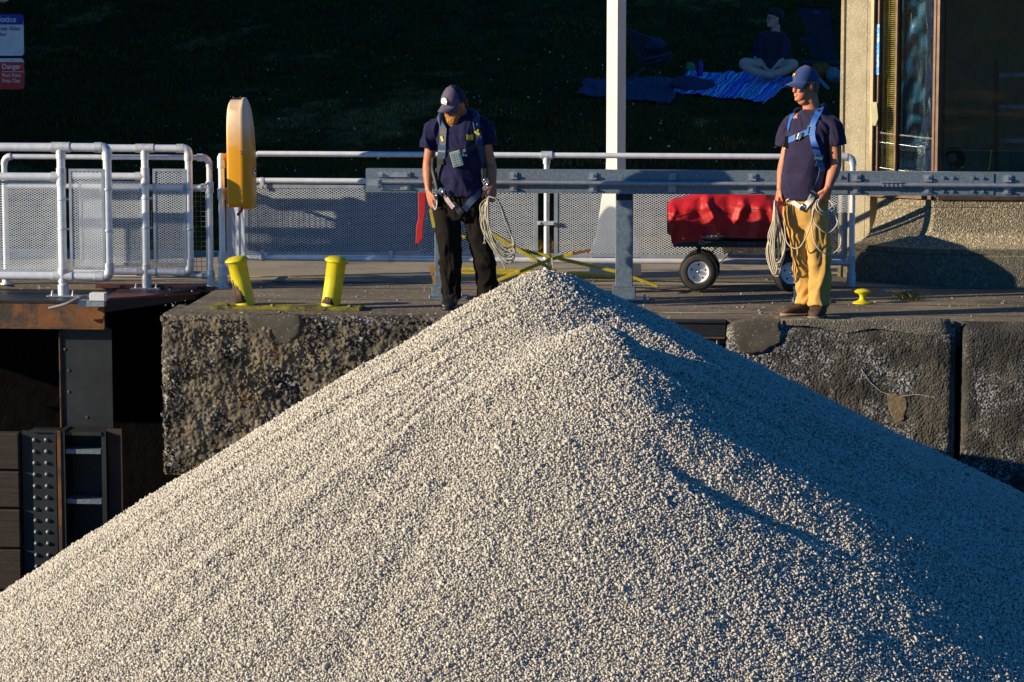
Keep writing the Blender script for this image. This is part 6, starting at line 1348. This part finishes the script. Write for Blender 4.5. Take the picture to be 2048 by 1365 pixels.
# ================================================================= people and things on the hill
def seated():
    Y0 = 15.4; J = lambda px, py, dy=0: P(px, py, Y0+dy); s = 1.0
    g = J(1540, 153); t = thing('person', 'dark haired person sitting cross-legged on the striped blanket in purple shirt and dark t-shirt', 'person', Vector((g.x, Y0, g.z)))
    mb = MB(); hv = Vector((-.93, -.36, .05)); hl, hf, hu = fr(hv); O = J(1549, 38)-hu*.11; pt = head(mb, O, hv, UPZ, 1.0)
    neck(mb, J(1551, 66, .02), pt(0, -.02, .07), .06, .055)
    bf = Vector((-.15, -1, 0)).normalized(); BL = Vector((1, -.15, 0)).normalized()
    mb.rings([sring(J(1543, py, 0), BL, bf, a, b, 24, 2.4) for py, a, b in ((140, .15, .12), (110, .13, .1), (80, .15, .09), (66, .12, .06))])
    for S, E, W_ in ((J(1522, 72), J(1512, 112, -.03), J(1528, 133, -.22)), (J(1566, 72), J(1574, 112, -.03), J(1549, 136, -.24))): arm(mb, S, E, W_, .95); hand(mb, W_, Vector((.8 if W_.x < J(1540, 0).x else -.8, -.2, -.5)), (0, 0, -1), (0, -1, .2), (.3, .5, .4), .95)
    # folded legs
    mb.tube(cr([J(1532, 138, 0), J(1500, 128, -.25), J(1487, 128, -.32), J(1505, 142, -.4), J(1545, 152, -.45)], 5), crs([.085, .07, .062, .055, .04], 5), 18)
    mb.tube(cr([J(1556, 138, 0), J(1578, 130, -.25), J(1587, 130, -.3), J(1570, 142, -.35), J(1540, 150, -.4), J(1530, 152, -.42)], 5), crs([.085, .07, .062, .055, .045, .038], 5), 18)
    me = remeshed(mb, .007, 2, fac=.5); put('body', me, 'skinC', t, 180)
    m = MB(); m.rings([sring(J(1543, py), BL, bf, a, b, 28, 2.4) for py, a, b in ((143, .17, .15), (120, .155, .125), (90, .165, .115), (74, .17, .1), (67, .13, .075), (63, .085, .06))]); sm = remeshed(m, .012, 3, foldf(6, 3, .005, 4)); put('t_shirt', sm, 'chairfab', t, 180)
    m = MB(); m.tube(cr([J(1528, 69), J(1520, 82), J(1513, 106, -.02), J(1515, 112, -.05)], 5), crs([.06, .066, .062, .06], 5), 18); m.tube(cr([J(1560, 69), J(1568, 82), J(1574, 108, -.02), J(1565, 122, -.1)], 5), crs([.06, .066, .062, .06], 5), 18)
    m.rings([sring(J(1522, py, -.02), BL, bf, a, b, 20, 2.4) for py, a, b in ((136, .06, .13), (100, .065, .12), (70, .06, .09), (65, .03, .05))]); m.rings([sring(J(1564, py, -.02), BL, bf, a, b, 20, 2.4) for py, a, b in ((136, .06, .13), (100, .065, .12), (70, .06, .09), (65, .03, .05))])
    sm = remeshed(m, .012, 2, foldf(6, 3, .006, 9)); put('open_shirt', sm, mat('dark_purple_shirt', (.05, .025, .06), rough=.9), t, 180)
    m = MB(); m.rings([sring(pt(0, (ff-bb)/2, z), hl, hf, w_, (ff+bb)/2, 24) for z, w_, ff, bb in ((.05, .066, -.03, .1), (.09, .082, -.0, .112), (.13, .088, .03, .118), (.165, .09, .088, .118), (.2, .084, .085, .108), (.23, .06, .055, .08), (.25, .02, .02, .03))]); hm = remeshed(m, .008, 1, lambda p, n: .01*noise.noise(p*28)); put('hair', hm, 'hair', t, 180)
    m = MB(); [m.tube([pt(sx*.034+.022*math.cos(a), .093, .115+.017*math.sin(a)) for a in np.linspace(0, 6.28, 17)[:-1]], .0025, 5, closed=True) for sx in (-1, 1)]; m.tube([pt(-.056, .09, .118), pt(-.078, -.01, .12)], .002, 5); m.tube([pt(.056, .09, .118), pt(.078, -.01, .12)], .002, 5); m.build('glasses', 'blacksteel', t)
    eyes(pt, 1, t, hl)
seated()
def gz(px, py):                           # point of the hill surface under a pixel
    d = ray(px, py); s = 24.
    for _ in range(400):
        p = CAM+d*s
        if p.z < hill_z(p.x, p.y): break
        s += .08
    return p
def blanket(name, corners, m, label, cat, nu=60, nv=26, wav=.03, drop=0):
    """a cloth lying on the grass between four pixels"""
    c = [gz(*q) for q in corners]; mb = MB(); uvs = []
    for j in range(nv+1):
        for i in range(nu+1):
            u, v = i/nu, j/nv; p = c[0].lerp(c[1], u).lerp(c[3].lerp(c[2], u), v); e = noise.noise(Vector((u*5, v*3, 2)))*.12
            x, y = p.x+e*.4, p.y+e; mb.v.append((x, y, hill_z(x, y)+.025+wav*abs(noise.noise(Vector((u*9, v*5, 7))))*2)); uvs.append((u+.003*noise.noise(Vector((u*9, v*4, 1))), v))
    for j in range(nv):
        for i in range(nu): k = j*(nu+1)+i; mb.f.append((k, k+1, k+nu+2, k+nu+1)); mb.mi.append(0)
    me = mb.mesh(); uv = me.uv_layers.new(name='u')
    for lp in me.loops: uv.data[lp.index].uv = uvs[lp.vertex_index]
    o = put(name, me, m, None, 180); o.modifiers.new('t', 'SOLIDIFY').thickness = .01; tag(rebase(o), label, cat); return o
blanket('striped_blanket', [(1345, 190), (1530, 210), (1600, 160), (1375, 148)], 'stripes', 'blue and turquoise striped blanket spread on the dark hill', 'blanket')
blanket('dark_blanket', [(1160, 195), (1340, 212), (1375, 160), (1165, 165)], 'blanket', 'dark blue blanket spread on the hill behind the white pole', 'blanket', 40, 20)
def lump(name, px, py, w_, h, m, label, cat, d=.3, seed=0):
    p = gz(px, py); mb = MB(); mb.ell((p.x, p.y, p.z+h*.45), w_, d, h*.6); me = remeshed(mb, .012, 1, lambda q, n: .25*h*noise.noise(q*6+Vector((seed, 0, 0)))+.08*h*noise.noise(q*22)); o = put(name, me, m, None, 180); tag(rebase(o), label, cat); return o
lump('folded_coat', 1385, 182, .28, .16, 'blanket', 'crumpled dark coat lying between the two blankets', 'coat', .25, 2)
lump('plastic_bag', 1382, 147, .075, .14, 'greenbag', 'small green plastic bag on the grass beside the striped blanket', 'bag', .07, 5)
lump('orange_bag', 1643, 160, .15, .22, 'orange', 'rumpled orange cloth bag beneath the right-hand camp chair', 'bag', .14, 7)
lump('pale_towel', 1665, 166, .1, .2, mat('grey_towel', (.2, .26, .3), rough=.9), 'pale grey towel beside the orange bag', 'towel', .1, 9)
p = gz(1400, 158); mb = MB(); mb.lathe((p.x, p.y, p.z+.02), [(.035, 0), (.037, .02), (.037, .17), (.02, .19), (.02, .215)], 18); tag(rebase(mb.build('drink_bottle', 'purple')), 'purple drink bottle standing at the edge of the striped blanket', 'bottle')
mb = MB(); a = gz(1657, 184); mb.bar(a+UPZ*.03, a+Vector((-.12, .05, .16)), .05, .02); tag(rebase(mb.build('blue_bottle', mat('pale_blue_plastic', (.12, .3, .45), rough=.4), bevel=.008)), 'pale blue bottle tipped beside the orange bag', 'bottle')
def chair_back():
    Yc = 16.2; J = lambda px, py, dy=0: P(px, py, Yc+dy); t = thing('camp_chair', 'tall dark folding camp chair with small blue mark behind the seated person', 'camp chair', gz(1640, 160))
    m = MB(); poly = [(1597, 12), (1662, 14), (1668, 60), (1672, 90), (1674, 118), (1655, 122), (1630, 116), (1620, 100), (1612, 70), (1604, 40), (1599, 33)]; rs = []
    cx, cy = 1640, 68; den = []
    for a, b in zip(poly, poly[1:]+poly[:1]): den += [(a[0]+(b[0]-a[0])*k/5, a[1]+(b[1]-a[1])*k/5) for k in range(5)]
    for s_, dy in ((1, 0), (1.0, -.03), (.9, -.0), (.6, .04), (.1, .05)): rs.append([J(cx+(x-cx)*s_, cy+(y-cy)*s_, dy+(y-68)*-.002) for x, y in den])
    m.rings(rs); b = m.build('backrest', 'chairfab', t, smooth=60); m = MB(); m.rings([[J(1627, 22, -.05), J(1640, 22, -.05), J(1640, 26.5, -.05), J(1627, 26.5, -.05)], [J(1627, 22, -.04), J(1640, 22, -.04), J(1640, 26.5, -.04), J(1627, 26.5, -.04)]])
    text('lettering', 'HELIX', mat('blue_print', (.05, .12, .8), rough=.5), b, 1627, 26, Yc-.06, 4, .0, .8, .02)
    m = MB(); m.prism([J(1598, 80, -.1), J(1612, 76, -.1), J(1616, 90, -.1), J(1600, 92, -.1)], (0, -.3, 0)); m.build('armrest', 'chairfab', t)
    m = MB(); q = J(1650, 122); m.box((q.x-.3, Yc-.5, q.z-.05), (q.x+.22, Yc, q.z)); m.build('seat', 'chairfab', t, bevel=.02)
    for px, dy in ((1621, 0), (1672, 0), (1616, -.45), (1668, -.45)):
        a = J(px, 110, dy); gg = hill_z(a.x, a.y); m = MB(); m.tube([a, Vector((a.x+.03, a.y, gg))], .012, 8); m.build('leg', 'blacksteel', t)
chair_back()
def chair_low():
    Yc = 15.0; J = lambda px, py, dy=0: P(px, py, Yc+dy); t = thing('camp_chair', 'low dark folding camp chair with blue armrest right of the white pole', 'camp chair', gz(1280, 165))
    m = MB(); m.rings([[J(x, y, dy) for x, y in q] for q, dy in (((( 1253, 55), (1335, 88), (1300, 128), (1275, 132)), .05), (((1253, 57), (1333, 90), (1300, 131), (1275, 134)), .0))]); m.build('backrest', 'chairfab', t, smooth=None)
    m = MB(); m.bar(J(1288, 119, -.1), J(1344, 107, -.1), .06, .03, (0, 1, 0)); m.build('armrest', 'chairblue', t, bevel=.006)
    m = MB(); m.prism([J(1290, 126, -.25), J(1335, 116, -.25), J(1335, 120, .15), J(1290, 130, .15)], (0, 0, -.03)); m.build('seat', 'chairfab', t)
    for a, b in (((1253, 62), (1290, 128)), ((1252, 75), (1285, 125)), ((1285, 125), (1332, 160)), ((1252, 160), (1300, 125)), ((1300, 125), (1362, 106)), ((1330, 128), (1356, 108)), ((1262, 158), (1310, 122))):
        m = MB(); m.bar(J(*a, -.05), J(*b, -.05), .022, .02, (0, 1, 0)); m.build('leg', 'blacksteel', t)
    m = MB(); c = J(1310, 92, -.05); m.ell(c, .12, .08, .1); me = remeshed(m, .012, 1, lambda q, n: .03*noise.noise(q*7)); o = put('folded_jacket', me, 'chairblue' if False else mat('teal_navy_cloth', (.02, .05, .11), rough=.9), None, 180); tag(rebase(o), 'bunched dark blue jacket stuffed on the low camp chair', 'jacket')
chair_low()
# shrub stem at the left, faint in the dark
# ================================================================= separate pieces become parts of their own
def split(o, name):
    me = o.data; n = len(me.vertices); par = list(range(n))
    def find(a):
        while par[a] != a: par[a] = par[par[a]]; a = par[a]
        return a
    for e in me.edges:
        a, b = find(e.vertices[0]), find(e.vertices[1])
        if a != b: par[a] = b
    isl = {}
    for i in range(n): isl.setdefault(find(i), []).append(i)
    boxes = []
    for k, vs in isl.items():
        c = [me.vertices[i].co for i in vs]; boxes.append([[min(v[j] for v in c)-.002 for j in range(3)], [max(v[j] for v in c)+.002 for j in range(3)], vs])
    merged = True
    while merged:
        merged = False
        for i in range(len(boxes)):
            for j in range(i+1, len(boxes)):
                A, B = boxes[i], boxes[j]
                if all(A[0][k] <= B[1][k] and B[0][k] <= A[1][k] for k in range(3)):
                    boxes[i] = [[min(A[0][k], B[0][k]) for k in range(3)], [max(A[1][k], B[1][k]) for k in range(3)], A[2]+B[2]]; boxes.pop(j); merged = True; break
            if merged: break
    if len(boxes) < 2: o.name = name; return
    own = {}
    for g, b in enumerate(boxes):
        for i in b[2]: own[i] = g
    for g, b in enumerate(boxes):
        bm = bmesh.new(); bm.from_mesh(me); bm.verts.ensure_lookup_table(); bmesh.ops.delete(bm, geom=[v for v in bm.verts if own[v.index] != g], context='VERTS')
        m2 = bpy.data.meshes.new(name); bm.to_mesh(m2); bm.free(); m2.materials.append(me.materials[0]); q = bpy.data.objects.new(name, m2); C.objects.link(q); q.parent = o.parent; q.location = o.location
    bpy.data.objects.remove(o)
for o in list(C.objects):
    s_ = o.name.split('.')[0]
    if o.parent and o.type == 'MESH' and s_ in ('fittings', 'clamps', 'clamp_bands', 'splice_plates', 'anchor_bolts', 'karabiners', 'shoulder_pads', 'hitch_pins', 'ladder_cords', 'grommets', 'rivets', 'rivet'):
        split(o, s_.rstrip('s'))
